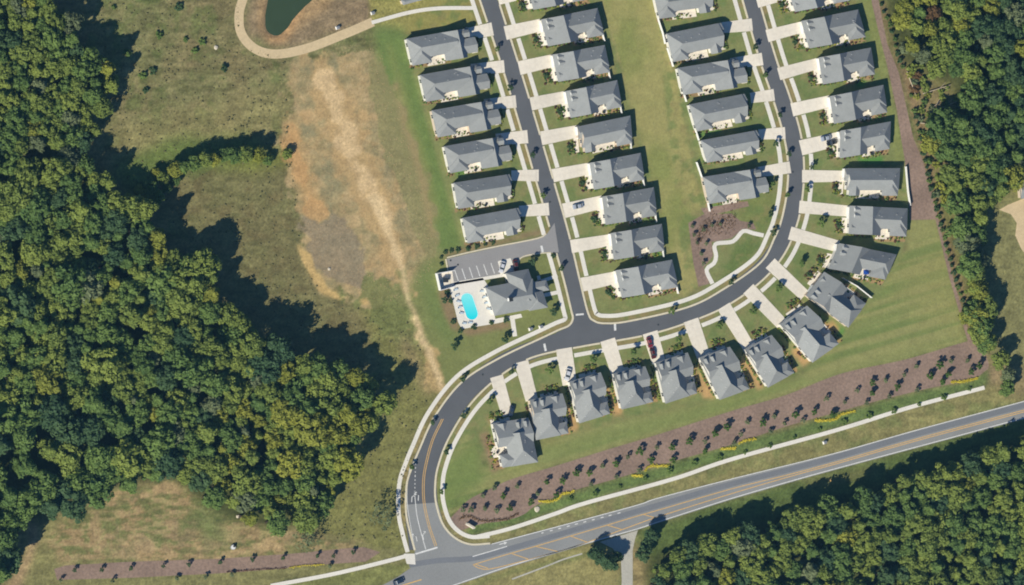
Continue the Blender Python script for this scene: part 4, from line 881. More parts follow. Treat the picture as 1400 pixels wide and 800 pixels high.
for rad, x, y, h_, key, where in WT[:300]:
    tree('forest_tree', x, y, rad, h_, key, '%s in %s' % (KN[key], where), 'tree', '%ss in %s' % (KN[key], where))
def merge_trees(lst):
    V_, F_v, T_, O_, MI = [], [], [], [], []; keys = []; nv_ = 0; cache = {}
    for rad, x, y, h_, key, where in lst:
        if key not in keys: keys.append(key)
        m_ = random.choice(base + cone); t_ = random.choice(TR); zc = h_ - rad * .75; p = P(x, y, zc); tr = random.random()
        for me_, off_, sc3, mi in ((m_, (p.x, p.y, zc), (rad * random.uniform(.9, 1.12), rad * random.uniform(.9, 1.12), rad * random.uniform(.85, 1.1)), keys.index(key) + 1), (t_, (p.x, p.y, 0), (h_ * .9, h_ * .9, h_ * .8), 0)):
            if me_.name not in cache:
                a = np.zeros(len(me_.vertices) * 3); me_.vertices.foreach_get('co', a)
                cache[me_.name] = (a.reshape(-1, 3), [tuple(q.vertices) for q in me_.polygons], [d.value for d in me_.attributes['tone'].data] if 'tone' in me_.attributes else [0.0] * len(me_.polygons))
            a, f, tn_ = cache[me_.name]; an = random.uniform(0, 6.28); c_, s_ = math.cos(an), math.sin(an); b_ = a * np.array(sc3)
            b_ = np.stack([b_[:, 0] * c_ - b_[:, 1] * s_, b_[:, 0] * s_ + b_[:, 1] * c_, b_[:, 2]], 1) + np.array(off_)
            V_.append(b_); F_v += [tuple(i + nv_ for i in q) for q in f]; T_ += tn_; O_ += [tr] * len(f); MI += [mi] * len(f); nv_ += len(a)
    V_ = np.concatenate(V_); sz = np.array([len(q) for q in F_v]); flat = np.concatenate([np.array(q) for q in F_v])
    me_ = bpy.data.meshes.new('wood_canopy'); me_.vertices.add(len(V_)); me_.vertices.foreach_set('co', V_.ravel()); me_.loops.add(len(flat)); me_.loops.foreach_set('vertex_index', flat)
    me_.polygons.add(len(sz)); me_.polygons.foreach_set('loop_start', np.concatenate([[0], np.cumsum(sz)[:-1]])); me_.update(calc_edges=True)
    me_.materials.append(M['trunk']); [me_.materials.append(LEAF[k_]) for k_ in keys]; me_.polygons.foreach_set('material_index', np.array(MI)); tone(me_, T_)
    a = me_.attributes.new('tree', 'FLOAT', 'FACE'); a.data.foreach_set('value', O_)
    o = bpy.data.objects.new('wood_canopy', me_); COL.objects.link(o); tag(o, 'smaller crowns filling the woods between the larger trees', 'woodland', kind='stuff')
merge_trees(WT[300:])
# scrub right of hedge: low bushes
def bush(x, y, rad, key, label, group=None, name='bush', cat_='bush', zs=.8):
    p = P(x, y, rad * .5); o = obj(name, random.choice(variants(small, key)), None, (p.x, p.y, rad * .45 * zs), random.uniform(0, 6.28), (rad, rad, rad * zs)); return tag(o, label, cat_, group)
for x, y, q in poisson([(1230, 60), (1262, 90), (1310, 130), (1335, 240), (1300, 290), (1285, 280), (1262, 190), (1248, 120)], 9, 3000, 9):
    key = random.choices(['green', 'olive', 'yellow', 'russet', 'grey'], [3, 4, 2, 1, 1])[0]
    if random.random() < .8: bush(x, y, random.uniform(1.0, 2.2), key, {'green': 'green', 'olive': 'olive', 'yellow': 'yellow green', 'russet': 'brown', 'grey': 'grey green'}[key] + ' scrub bush among fallen trunks right of the hedge row', 'scrub right of the hedge row')
for i, (a, b_) in enumerate((((1262, 128), (1300, 116)), ((1268, 155), (1310, 138)), ((1258, 168), (1290, 172)), ((1240, 98), (1252, 130)), ((1272, 150), (1286, 138)))):
    A1, B1 = P(*a, .4), P(*b_, .9); mb = MB(); mb.tube(A1, B1, .28, .12, 7)
    d = B1 - A1; mb.tube(A1 + d * .6, A1 + d * .75 + Vector((.5, 2.0, .6)), .12, .04, 5); mb.tube(A1 + d * .7, A1 + d * .9 + Vector((.4, -1.6, .5)), .1, .04, 5)
    tag(mb.build('fallen_trunk', mat('dead_wood', A(190, 175, 150), .9, .1)), 'pale fallen trunk in the scrub right of the hedge row, %s from the top' % nth([1, 3, 4, 0, 2][i]), 'fallen trunk', 'fallen trunks')
# hedgerow shrubs
HR = cat([(1203, 5), (1219, 48), (1229, 85), (1240, 118), (1250, 158), (1258, 195), (1267, 240), (1277, 280), (1290, 330), (1303, 375), (1314, 412), (1327, 447), (1333, 462)], 1.0)
L_ = 0; last = -9; hn = 0; HP = []
for i in range(1, len(HR)):
    L_ += np.hypot(*(HR[i] - HR[i - 1])); 
    if L_ - last > 9.4: HP.append(HR[i]); last = L_
for i, p in enumerate(HP):
    if 9 < i < 13 or random.random() < .04: continue
    bush(p[0] + random.uniform(-1, 1) + 2, p[1] + random.uniform(-1, 1), random.uniform(.8, 1.15), random.choice(['dark', 'green']), 'small dark shrub in the row along the mulch strip, number %d from the top' % (i + 1), 'hedge row shrubs', 'shrub', 'shrub', 1.3)
# young trees in the long bed
BT = [(662, 675), (678, 664), (709, 662), (690, 676), (635, 694), (646, 694), (665, 692), (681, 695), (699, 692), (737, 672), (750, 656), (771, 654), (728, 683), (762, 675), (790, 644), (808, 643), (810, 659), (845, 649), (826, 634), (844, 631), (860, 622), (877, 614), (900, 609), (921, 609), (892, 626), (876, 640), (922, 626), (945, 600), (966, 601), (980, 589), (966, 614), (996, 581), (1006, 602), (1015, 591), (1024, 574), (1045, 575), (1061, 566), (1056, 587), (1075, 576), (1089, 564), (1100, 572), (1115, 561), (1141, 564), (1132, 542), (1157, 547), (1174, 531), (1187, 548), (1195, 520), (1213, 517), (1195, 534), (1218, 539), (1238, 510), (1229, 526), (1255, 498), (1256, 530), (1274, 511), (1287, 496), (1302, 491), (1299, 508), (1291, 519), (1325, 490), (1330, 505), (1341, 498)]
BT.sort()
for i, (x, y) in enumerate(BT):
    big = random.random(); rad = random.choice([.85, .95, 1.2, 1.3, 1.45])
    s_ = 'upper' if y < (695 - (x - 640) * .293) else 'lower'
    tree('young_tree', x - 2, y + 3, rad, rad * 2.15 + .2, 'young' if rad > 1.0 else 'grey', 'young %s tree in the long mulch bed, number %d from its left end' % ('leafy green' if rad > 1.0 else 'thin greyish', i + 1), 'tree', 'young trees in the long mulch bed', src=small)
# shrubs on the verge below the bed
for i, t in enumerate(np.linspace(0, 1, 17)):
    x = 780 + t * 545; y = 682 - t * 150 + 8 * math.sin(i) * .3; 
    bush(x, y, random.uniform(.8, 1.3), 'green', 'green shrub between the long mulch bed and its footpath, number %d from the left' % (i + 1), 'verge shrubs', 'shrub', 'shrub')
# yellow flower rows
def flowers(pts, label, wd=1.6, key='flower', dens=1.4):
    c = cat(pts, 1.0); mb_v, mb_f, tn = [], [], []
    for q in c:
        for _ in range(int(9 * dens)):
            p = P(q[0] + random.gauss(0, .5), q[1] + random.gauss(0, wd * .55)); z = random.uniform(.15, .6); s = random.uniform(.12, .26); n0 = len(mb_v); a = random.uniform(0, 3); t1, t2 = random.uniform(-.5, .5), random.uniform(-.5, .5)
            for k in range(4): mb_v.append((p.x + s * math.cos(a + k * 1.57), p.y + s * math.sin(a + k * 1.57), z + s * (t1 * math.cos(k * 1.57) + t2 * math.sin(k * 1.57))))
            mb_f.append((n0, n0 + 1, n0 + 2, n0 + 3)); tn.append(random.random())
    me = bpy.data.meshes.new('flower_row'); me.from_pydata(mb_v, [], mb_f); me.materials.append(LEAF[key]); tone(me, tn); o = bpy.data.objects.new('flower_row', me); COL.objects.link(o)
    tag(o, label, 'flowers', kind='stuff')
for i, p in enumerate(([(736, 685), (752, 685.5), (762, 682), (768, 676), (784, 672)], [(864, 650.5), (877, 650.5)], [(881, 644), (887, 638), (900, 637), (915, 637)], [(985, 614), (1005, 613)], [(1010, 606), (1020, 602), (1033, 600)], [(1114, 575), (1128, 575), (1142, 573), (1149, 567), (1168, 562)], [(1300, 522.5), (1318, 521.5), (1336, 517)])):
    flowers(p, 'bright yellow flower row along the lower edge of the mulch bed, %s from the left' % nth(i))
flowers([(628, 709), (640, 706), (660, 712), (690, 710), (708, 703)], 'sparse rusty and yellow flower row curving round the monument sign', 2.2, 'russet', .5)
flowers([(395, 776), (420, 773), (442, 772)], 'yellow flower row along the lower edge of the left mulch strip', 1.2, 'flower', .4)
flowers([(310, 782), (350, 779), (390, 777)], 'small reddish plants along the lower edge of the left mulch strip', 1.0, 'redshrub', .3)
flowers([(952, 330), (965, 312), (985, 306), (1005, 300)], 'rusty ground plants in the mulch bed above the zigzag footpath', 14, 'russet', .8)
# left mulch strip young trees
for i, (x, y) in enumerate([(103, 779), (140, 778), (180, 776), (224, 773), (259, 771), (302, 768), (346, 764), (388, 762), (435, 759), (457, 759), (484, 754), (84, 792), (155, 793), (243, 790), (282, 788), (318, 785), (452, 773)]):
    tree('young_tree', x - 1, y + 1, .8, 2.2, 'grey' if i > 10 else 'dark', 'young tree %s the lower left mulch strip, %s from its left end' % (('in', nth(i) if i < 10 else 'last') if i < 11 else ('below', nth(i - 11))), 'tree', 'young trees at the lower left', src=small)
# island bed young trees
for i, (x, y) in enumerate([(948, 307), (963, 312), (975, 306), (986, 304), (950, 319), (954, 330), (967, 331), (960, 345), (963, 358), (1025, 307)]):
    tree('young_tree', x - 1, y + 2, .75, 1.9, 'grey', 'tiny sapling in the mulch bed above the zigzag footpath, %s in the order of rows' % nth(i), 'tree', 'saplings above the zigzag footpath', src=small)
# street trees
ST = [(683, 61), (701, 114), (732, 205), (746, 261), (771, 360), (1036, 58), (1050, 96), (1070, 151), (1082, 204), (1080, 260), (1061, 312), (1003, 379), (922, 419), (636, 512), (595, 571), (567, 632), (637, 562), (614, 612), (607, 666), (702, 502), (1113, 222), (1107, 252), (1015, 148), (1064, 190), (1060, 245), (1057, 286)]
for i, (x, y) in enumerate(ST):
    tree('street_tree', x - 6.5, y + 6.5, 1.05, 3.0, 'dark' if i % 3 else 'green', 'small street tree %s' % ('beside the straight street, %s from the top' % nth(i) if i < 5 else 'beside the right stretch of the curving street, %s down' % nth(i - 5) if i < 11 else 'along the lower bend of the curving street, %s one' % nth(i - 11) if i < 20 else 'by a drive near the right bend, %s one' % nth(i - 20)), 'tree', 'street trees', src=small, at='base')
# garden trees of the south row and others
YT = [(751, 503, 'S7'), (811, 488, 'S6'), (866, 478, 'S5'), (927, 460, 'S4'), (983, 442, 'S3'), (1029, 422, 'S2'), (1064, 391, 'S1'), (1122, 302, 'Q7'), (1096, 357, 'Q8'), (668, 546, 'S8'), (621, 470, 0), (690, 461, 0), (756, 423, 0), (607, 407, 0), (727, 355, 0), (725, 390, 0)]
for i, (x, y, hk) in enumerate(YT):
    lab = ('young garden tree on the front lawn of the ' + SH[hk]) if hk else 'young tree %s' % ['on the grass below the pool deck, left one', 'on the grass below the clubhouse, right one', 'right of the clubhouse near the junction', 'left of the pool deck', 'above the car park entrance corner', 'in the bed at the clubhouse entrance'][i - 10]
    tree('garden_tree', x - 3, y + 3, 1.35, 3.6, 'green' if hk else 'dark', lab, 'tree', 'young garden trees', src=small, at='base')
# front shrubs of houses
for k, h in HOUSES.items():
    spots = {'R': [(-.10, .72, 1.15, 'dark'), (-.06, .92, .8, 'green'), (-.13, .55, .55, 'redshrub')], 'Q': [(-.10, .70, 1.1, 'dark'), (-.05, .90, .8, 'yellow'), (-.14, .6, .6, 'russet')], 'L': [(-.04, .45, .7, 'green'), (-.03, .95, .6, 'yellow')], 'T': [(-.04, .45, .8, 'dark'), (-.03, .95, .6, 'green')], 'S': [(-.14, .75, .8, 'green'), (-.10, .92, .8, 'yellow'), (.55, 1.08, .8, 'yellow'), (.8, 1.1, .6, 'flower'), (.3, 1.1, .7, 'olive')]}[k[0]]
    for u, v, rad, key in spots:
        x, y = HF(h, u + random.uniform(-.02, .02), v + random.uniform(-.04, .04)); 
        if y < -15: continue
        nm = {'dark': 'dark green', 'green': 'green', 'redshrub': 'reddish', 'yellow': 'yellow green', 'russet': 'russet', 'olive': 'olive', 'flower': 'bright yellow'}[key]
        lb = '%s shrub %s the %s' % (nm, 'in front of' if u < .1 else 'beside', SH[k])
        bush(x, y, rad, key, lb, 'garden shrubs by the houses', 'shrub', 'shrub')
gv, gf, gt = [], [], {'g': ([], [], []), 'y': ([], [], []), 'r': ([], [], [])}
for k, h in HOUSES.items():
    zones = {'R': [(.5, 1.02, .98, 1.2), (-.16, .0, .5, 1.0), (.02, .5, 1.0, 1.07)], 'Q': [(.5, 1.02, .98, 1.2), (-.16, .0, .5, 1.0), (.02, .5, 1.0, 1.07)], 'L': [(.4, 1.0, .95, 1.14), (-.08, .0, .4, .9)], 'T': [(.4, 1.0, .95, 1.14), (-.08, .0, .4, .9)], 'S': [(.3, 1.02, .98, 1.22), (-.2, 0, .55, 1.0), (.1, .9, -.07, -.02)]}[k[0]]
    for u0, u1, v0, v1 in zones:
        for _ in range(46):
            x, y = HF(h, random.uniform(u0, u1), random.uniform(v0, v1)); p = P(x, y); kk = random.choices('gyr', [5, 2, 3])[0]; V_, F_v, T_ = gt[kk]; r_ = random.uniform(.2, .7); n0 = len(V_)
            V_.append((p.x, p.y, r_ * 1.3)); V_ += [(p.x + r_ * math.cos(a * 1.2566) * random.uniform(.7, 1.2), p.y + r_ * math.sin(a * 1.2566) * random.uniform(.7, 1.2), .05) for a in range(5)]
            F_v += [(n0, n0 + 1 + a, n0 + 1 + (a + 1) % 5) for a in range(5)]; t_ = random.random(); T_ += [t_] * 5
for kk, key, lb in (('g', 'green', 'small green plants in the garden beds round the houses'), ('y', 'yellow', 'small yellowish plants in the garden beds round the houses'), ('r', 'redshrub', 'small brownish plants in the garden beds round the houses')):
    me = bpy.data.meshes.new('garden_plants'); me.from_pydata(gt[kk][0], [], gt[kk][1]); me.materials.append(LEAF[key]); tone(me, gt[kk][2]); o = bpy.data.objects.new('garden_plants', me); COL.objects.link(o); tag(o, lb, 'plants', kind='stuff')
mh = MB(); mh.tube((0, 0, 0), (0, 0, .02), .4, .4, 14); MHM = mh.mesh('manhole_cover', M['dark'])
for x, y, z, lb in ((626, 362, .07, 'dark round manhole cover in the car park'), (616, 356, .07, 'drain cover in the upper left corner of the car park'), (700, 108, .04, 'manhole cover on the upper straight street'), (752, 276, .04, 'manhole cover on the lower straight street'), (900, 444, .06, 'manhole cover on the curving street above the lower row'), (1084, 235, .06, 'manhole cover on the right stretch of the curving street'), (660, 512, .06, 'manhole cover on the curving street left of the junction')):
    p = P(x, y); tag(obj('manhole_cover', MHM, None, (p.x, p.y, z)), lb, 'manhole cover')
# row of shrubs north of the car park and round the pool
for i, (x, y) in enumerate([(609, 345), (617, 343), (626, 342), (640, 340), (652, 337), (663, 334), (674, 332), (603, 352), (604, 361)]):
    bush(x, y, random.uniform(.7, 1.0), 'dark', 'dark shrub in the row above the car park, %s from the left' % nth(i), 'shrubs above the car park', 'shrub', 'shrub')
for i, (x, y) in enumerate([(616, 411), (620, 440), (630, 452), (648, 447), (672, 441), (692, 437), (612, 400), (757, 350)]):
    bush(x, y, random.uniform(.8, 1.1), 'dark', 'dark shrub at the edge of the pool deck lawn, %s in order round it' % nth(i), 'shrubs round the pool deck', 'shrub', 'shrub')
# meadow bushes
for i, (x, y) in enumerate([(219, 46), (255, 52), (268, 67), (210, 95), (197, 101), (176, 70), (200, 121), (157, 8), (277, 55), (308, 92), (246, 8)]):
    bush(x - 1, y + 2, random.uniform(.9, 1.7), random.choice(['dark', 'green']), 'lone bush in the brown meadow at the upper left, %s in the order of rows' % nth(i) if i < 10 else 'lone bush at the top edge of the brown meadow', 'meadow bushes')
# hedge line trees between the two meadows
for i, (x, y, r_, h_) in enumerate([(206, 254, 2.6, 6), (222, 243, 2.4, 5), (238, 232, 3.0, 7), (252, 228, 3.0, 8), (266, 224, 2.8, 8), (279, 219, 2.8, 8), (293, 217, 2.6, 7), (306, 213, 2.5, 6), (320, 212, 3.0, 7), (336, 211, 3.2, 8), (352, 213, 2.8, 8), (215, 268, 2.8, 6), (366, 219, 2.2, 4), (392, 210, 2.0, 3), (190, 262, 2.2, 5), (228, 256, 2.0, 5), (240, 248, 1.8, 4), (202, 266, 2.4, 6), (214, 236, 1.8, 4)]):
    tree('hedge_tree', x, y, r_, h_, ['green', 'olive', 'yellow', 'green'][i % 4], 'small tree in the hedge line between the two meadows, number %d from the left' % (i + 1), 'tree', 'trees in the hedge line')
# special trees
tree('round_tree', 1325, 362, 5.0, 13, 'green', 'large round tree throwing a round shadow on the right clearing', src=base)
tree('round_tree', 1352, 275, 3.0, 8, 'olive', 'smaller tree at the left edge of the right clearing', src=base)
for i, (x, y, r_, h_, k_) in enumerate([(1338, 398, 4.5, 9, 'yellow'), (1330, 425, 4.2, 9, 'green'), (1345, 445, 4.0, 10, 'green'), (1352, 468, 3.4, 8, 'olive'), (1367, 492, 3.6, 9, 'olive'), (1378, 512, 3.2, 7, 'grey'), (1377, 530, 3.2, 7, 'green')]):
    tree('edge_tree', x, y, r_, h_, k_, '%s tree at the edge of the right clearing, %s from the top' % ({'yellow': 'yellowish', 'green': 'green', 'olive': 'olive', 'grey': 'pale grey'}[k_], nth(i)), 'tree')
for i, (x, y, r_, h_) in enumerate([(812, 757, 3.0, 7), (823, 764, 3.4, 8), (834, 770, 3.2, 8), (842, 762, 2.4, 6)]):
    tree('evergreen', x, y, r_, h_, 'dark', 'dark evergreen left of the side road, %s from the left' % nth(i), 'tree', src=cone if i == 1 else base)
for i, (x, y, r_, h_) in enumerate([(879, 757, 3.0, 8), (884, 744, 2.6, 7), (890, 732, 2.6, 7)]):
    tree('evergreen', x, y, r_, h_, 'dark', 'dark evergreen right of the side road, %s from the bottom' % nth(i), 'tree')
tree('bare_tree', 522, 706, 5.0, 9, 'grey', 'thin half bare tree whose shadow falls on the street', 'tree', src=bare)
tree('bare_tree', 418, 736, 4.6, 8, 'grey', 'grey half bare tree at the lower edge of the large wood', 'tree', src=bare)
# rough grass tufts over the meadows: nobody could count them
tv, tf, tn = [], [], []
MEAD = [(130, -20), (330, -20), (325, 60), (390, 80), (395, 200), (412, 300), (410, 360), (470, 420), (560, 430), (590, 530), (560, 640), (550, 740), (430, 735), (520, 560), (420, 490), (330, 440), (280, 350), (230, 300), (160, 230), (140, 130)]
xs_, ys_ = rng.uniform(130, 600, 42000), rng.uniform(-20, 760, 42000); ok = inpoly(xs_, ys_, MEAD) & (vnoise(xs_, ys_, 9, 5) > rng.random(42000) * .8)
for x, y in zip(xs_[ok], ys_[ok]):
    p = P(x, y); s = random.uniform(.1, .24) if random.random() < .9 else random.uniform(.3, .7); a = random.uniform(0, 3); n0 = len(tv)
    for k in range(3): tv.append((p.x + s * math.cos(a + k * 2.09), p.y + s * math.sin(a + k * 2.09), .02))
    tv.append((p.x, p.y, s * .9)); tf += [(n0, n0 + 1, n0 + 3), (n0 + 1, n0 + 2, n0 + 3), (n0 + 2, n0, n0 + 3)]; tn += [random.random()] * 3
me = bpy.data.meshes.new('meadow_tufts'); me.from_pydata(tv, [], tf); me.materials.append(leafmat('tufts', (.10, .115, .05), (.22, .20, .10))); tone(me, tn)
o = bpy.data.objects.new('meadow_tufts', me); COL.objects.link(o); tag(o, 'rough weedy tufts all over the brown and green meadows', 'weeds', kind='stuff')
cv, cf, ct = [], [], []
xs_, ys_ = rng.uniform(380, 610, 9000), rng.uniform(60, 420, 9000); ok = inpoly(xs_, ys_, dirt) & (rng.random(9000) < .3)
for x, y in zip(xs_[ok], ys_[ok]):
    p = P(x, y); s = random.uniform(.08, .26); n0 = len(cv); a = random.uniform(0, 3)
    for k in range(4): cv.append((p.x + s * math.cos(a + k * 1.57) * random.uniform(.7, 1.2), p.y + s * math.sin(a + k * 1.57), .01))
    cv.append((p.x, p.y, s * .7)); cf += [(n0 + k, n0 + (k + 1) % 4, n0 + 4) for k in range(4)]; ct += [random.random()] * 4
me = bpy.data.meshes.new('soil_clods'); me.from_pydata(cv, [], cf); me.materials.append(mat('soil_clod', A(176, 152, 114), 1, .2, .35)); me.update()
o = bpy.data.objects.new('soil_clods', me); COL.objects.link(o); tag(o, 'clods and small stones scattered over the bare soil', 'soil', kind='stuff')
# ------------------------------------------------------------------ cars
def car(x, y, ang, paint, label, L_=4.7, W_=1.85, van=False, z=.12):
    p = P(x, y, .7); r = empty('parked_car' if 'parked' in label else 'car', (p.x, p.y, z), label, 'car'); r.rotation_euler[2] = ang
    prof = [(-L_ / 2, .35), (-L_ / 2, .75), (-L_ / 2 + .5, .92), (-L_ * .12, 1.0), (L_ * .28, 1.0), (L_ / 2 - .1, .95), (L_ / 2, .7), (L_ / 2, .35)]
    mb = MB(); n_ = len(prof); h = W_ / 2
    mb.idx([(a, -h, b_) for a, b_ in prof] + [(a, h, b_) for a, b_ in prof], [tuple(range(n_))[::-1], tuple(range(n_, 2 * n_))] + [(i, (i + 1) % n_, n_ + (i + 1) % n_, n_ + i) for i in range(n_)])
    mb.build('body', M['car_' + paint], r)
    a0, a1, a2, a3 = (-L_ * .22, -L_ * .06, L_ * .26, L_ * .40) if not van else (-L_ * .32, -L_ * .2, L_ * .44, L_ * .47)
    mb = MB(); hz = 1.48 if not van else 1.8
    mb.idx([(a0, -h + .08, .99), (a0, h - .08, .99), (a1, h - .22, hz - .04), (a1, -h + .22, hz - .04), (a3, -h + .08, .99), (a3, h - .08, .99), (a2, h - .22, hz - .04), (a2, -h + .22, hz - .04)], [(0, 1, 2, 3), (5, 4, 7, 6), (0, 3, 7, 4), (1, 5, 6, 2)])
    mb.build('windows', M['glass'], r)
    mb = MB(); mb.idx([(a1, -h + .2, hz - .05), (a2, -h + .2, hz - .05), (a2, h - .2, hz - .05), (a1, h - .2, hz - .05), (a1 + .1, -h + .3, hz + .03), (a2 - .1, -h + .3, hz + .03), (a2 - .1, h - .3, hz + .03), (a1 + .1, h - .3, hz + .03)], [(4, 5, 6, 7), (0, 1, 5, 4), (1, 2, 6, 5), (2, 3, 7, 6), (3, 0, 4, 7)]); mb.build('roof', M['car_' + paint], r)
    for sx in (-1, 1):
        for sy in (-1, 1):
            mb = MB(); mb.tube((sx * L_ * .31, sy * (h - .2), .32), (sx * L_ * .31, sy * (h + .01), .32), .33, .33, 12); wo = mb.build('wheel', M['rubber'], r)
        mb = MB(); mb.box((-L_ / 2 - .0, sx * (h - .3), .6), .08, .35, .16); mb.build('headlight', M['white'], r)
    return r
car(776, 512, math.radians(75), 'white', 'white car parked at the lower end of a drive with its nose to the street', 5.2, 2.0)
car(888, 468, math.radians(105), 'red', 'bright red car parked at the street end of a drive', 4.4)
car(892.5, 483, math.radians(105), 'darkred', 'dark red car parked behind the bright red one, next to the garage', 4.6)
car(790, 282, math.radians(12), 'silver', 'silver blue car parked on a drive right of the straight street')
car(1129, 189, math.radians(14), 'silver', 'silver car parked on the upper side of a wide drive')
car(1137, 195, math.radians(14), 'black', 'black car parked beside the silver one near the garage')
car(699, 562, math.radians(75), 'navy', 'dark car parked in the shade of the leftmost garage')
car(686, 365, math.radians(75), 'white', 'white car parked in the car park next to the clubhouse', 4.8)
car(705, 363, math.radians(100), 'darkred', 'dark red car parked at the right end of the car park', 4.8)
car(545, 795, math.radians(200), 'navy', 'dark car driving on the main road at the bottom edge', 4.7, z=.07)
# ------------------------------------------------------------------ small things
c_ = P(1181, 372); r = empty('parasol', (c_.x, c_.y, .15), 'square blue parasol on the patio of the seventh house', 'parasol')
mb = MB(); mb.tube((0, 0, 0), (0, 0, 2.5), .04, .04, 6); mb.build('pole', M['metal'], r)
mb = MB(); mb.idx([(-1.3, -1, 2.1), (1.3, -1, 2.1), (1.3, 1, 2.1), (-1.3, 1, 2.1), (0, 0, 2.6), (-1.3, -1, 1.95), (1.3, -1, 1.95), (1.3, 1, 1.95), (-1.3, 1, 1.95)], [(0, 1, 4), (1, 2, 4), (2, 3, 4), (3, 0, 4), (0, 5, 6, 1), (1, 6, 7, 2), (2, 7, 8, 3), (3, 8, 5, 0)]); mb.build('canopy', M['umbrella'], r)
def table_set(x, y, label):
    c_ = P(x, y); r = empty('patio_table', (c_.x, c_.y, .16), label, 'patio table'); mb = MB(); mb.tube((0, 0, .7), (0, 0, .75), .65, .65, 12); mb.build('tabletop', M['dark'], r)
    for k in range(3): a = k * 2.09; mb = MB(); mb.tube((.4 * math.cos(a), .4 * math.sin(a), 0), (.15 * math.cos(a), .15 * math.sin(a), .7), .03, .03, 5); mb.build('leg', M['dark'], r)
for k in ('R2', 'R3', 'R5', 'R7', 'Q4', 'L4', 'L5', 'T1', 'T2', 'S8', 'Q7'):
    pu0, pu1, pv0, pv1 = PATIO[HOUSES[k]['model']]; x, y = HF(HOUSES[k], (pu0 + pu1) / 2, pv1 - .08); table_set(x + 3, y, ' '.join(('dark round table on the patio of the ' + SH[k]).split()))
c_ = P(1158, 411); r = empty('hot_tub', (c_.x, c_.y, 0), 'blue hot tub behind the diagonal house at the street bend', 'hot tub'); mb = MB(); mb.box((0, 0, 0), 2.2, 2.2, .9, .6); mb.build('shell', M['brick'], r)
mb = MB(); mb.box((0, 0, .9), 1.8, 1.8, .06, .6); mb.build('cover', M['umbrella'], r)
# monument sign at the corner
c_ = P(642, 719); r = empty('monument_sign', (c_.x, c_.y, 0), 'low white monument sign in the planted corner by the main road', 'sign'); mb = MB(); mb.box((0, 0, 0), 4.2, 1.0, .35, -.5); mb.build('base', M['rock'], r)
mb = MB(); mb.box((0, 0, .35), 3.6, .55, 1.3, -.5); mb.build('panel', M['white'], r); mb = MB(); mb.box((0, 0, 1.65), 3.9, .8, .14, -.5); mb.build('cap', M['rock'], r)
def lump(name, x, y, s, label, cat_, m='rock', h=.5):
    c_ = P(x, y); mb = MB(); rr = random.Random(int(x)); n_ = 9; lo = [(math.cos(k * 6.283 / n_) * s * rr.uniform(.8, 1.1), math.sin(k * 6.283 / n_) * s * rr.uniform(.8, 1.1)) for k in range(n_)]
    mb.idx([(a, b_, -.05) for a, b_ in lo] + [(a * .75, b_ * .75, h * rr.uniform(.8, 1.1)) for a, b_ in lo] + [(0, 0, h * 1.1)], [(i, (i + 1) % n_, n_ + (i + 1) % n_, n_ + i) for i in range(n_)] + [(n_ + i, n_ + (i + 1) % n_, 2 * n_) for i in range(n_)])
    o = mb.build(name, M[m]); o.location = (c_.x, c_.y, 0); return tag(o, label, cat_)
lump('boulder', 734, 696, 1.4, 'pale flat boulder beside the footpath under the first yellow flower row', 'boulder', h=.4)
lump('boulder', 295, 65, 1.0, 'pale stone outlet in the meadow left of the dirt road', 'boulder', h=.5)
lump('boulder', 450, 368, .7, 'pale stone lying on the bare soil', 'boulder', h=.4)
lump('boulder', 325, 706, .8, 'pale block at the edge of the large wood', 'boulder', h=.6)
c_ = P(318, 748); r = empty('well_cover', (c_.x, c_.y, 0), 'white capped well shaft in the clearing at the lower left', 'well'); mb = MB(); mb.tube((0, 0, 0), (0, 0, .8), 1.1, 1.1, 14); mb.build('shaft', M['metal'], r)
mb = MB(); mb.tube((0, 0, .8), (0, 0, .95), .95, .9, 14); mb.build('cap', M['white'], r); mb = MB(); mb.tube((.3, .4, .95), (.3, .4, 1.2), .5, .5, 10); mb.build('hatch', M['dark'], r)
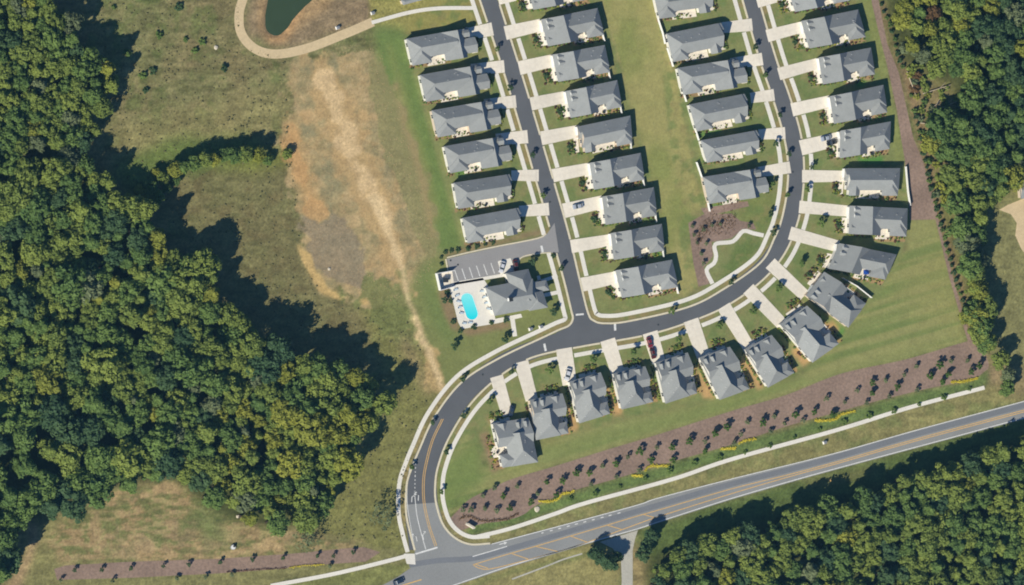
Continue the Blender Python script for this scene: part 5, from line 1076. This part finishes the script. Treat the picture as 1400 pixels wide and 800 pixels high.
for x, y, lb in ((509, 18, 'white utility cabinet on the grass near the footpath at the top'), (461, 38, 'small pale utility box above the dirt road'), (1127, 605, 'white utility cabinet on the verge of the main road'), (725, 450, 'white utility cabinet left by the junction pavement'), (739, 447, 'small white utility cabinet nearest the junction')):
    c_ = P(x, y); r = empty('utility_cabinet', (c_.x, c_.y, 0), lb, 'utility cabinet'); mb = MB(); mb.box((0, 0, 0), 1.7, 1.4, .12, .3); mb.build('plinth', M['concrete'], r); mb = MB(); mb.box((0, 0, .12), 1.3, 1.0, 1.0, .3); mb.build('cabinet', M['white'], r); mb = MB(); mb.box((0, 0, 1.12), 1.4, 1.1, .06, .3); mb.build('lid', M['metal'], r)
# roof corner seen at the right edge
simple_building('farm_shed', 'grey roofed shed cut off by the right edge', 'shed', (1394, 248), (1430, 244), (1396, 272), [(0, 1, 0, 1, 'u', .5, 0, 0, 3.0, .4)], 'wall_b')
for k, (x, y, a) in enumerate([(1137, 643, 0)]):
    c_ = P(1132, 657); r = empty('road_sign', (c_.x, c_.y, 0), 'yellow diamond road sign on the verge below the main road', 'road sign'); mb = MB(); mb.tube((0, 0, 0), (0, 0, 2.6), .04, .04, 6); mb.build('post', M['metal'], r)
    mb = MB(); mb.idx([(0, -.6, 2.3), (0, 0, 1.7), (0, .6, 2.3), (0, 0, 2.9), (.04, -.6, 2.3), (.04, 0, 1.7), (.04, .6, 2.3), (.04, 0, 2.9)], [(0, 1, 2, 3), (7, 6, 5, 4), (0, 4, 5, 1), (1, 5, 6, 2), (2, 6, 7, 3), (3, 7, 4, 0)]); mb.build('panel', M['paint_yellow'], r)

# ------------------------------------------------------------------ air
hz = bpy.data.materials.new('haze_air'); hz.use_nodes = True; n = hz.node_tree.nodes; n.clear(); L = hz.node_tree.links
out = n.new('ShaderNodeOutputMaterial'); pv = n.new('ShaderNodeVolumePrincipled'); pv.inputs['Color'].default_value = (.30, .68, 1, 1); pv.inputs['Density'].default_value = 1.9e-5; pv.inputs['Anisotropy'].default_value = 0.2
L.new(pv.outputs[0], out.inputs['Volume'])
mb = MB(); mb.box((0, 0, -2.5), 6000, 6000, 2765); o = mb.build('haze', hz); o['kind'] = 'stuff'; o.display_type = 'WIRE'
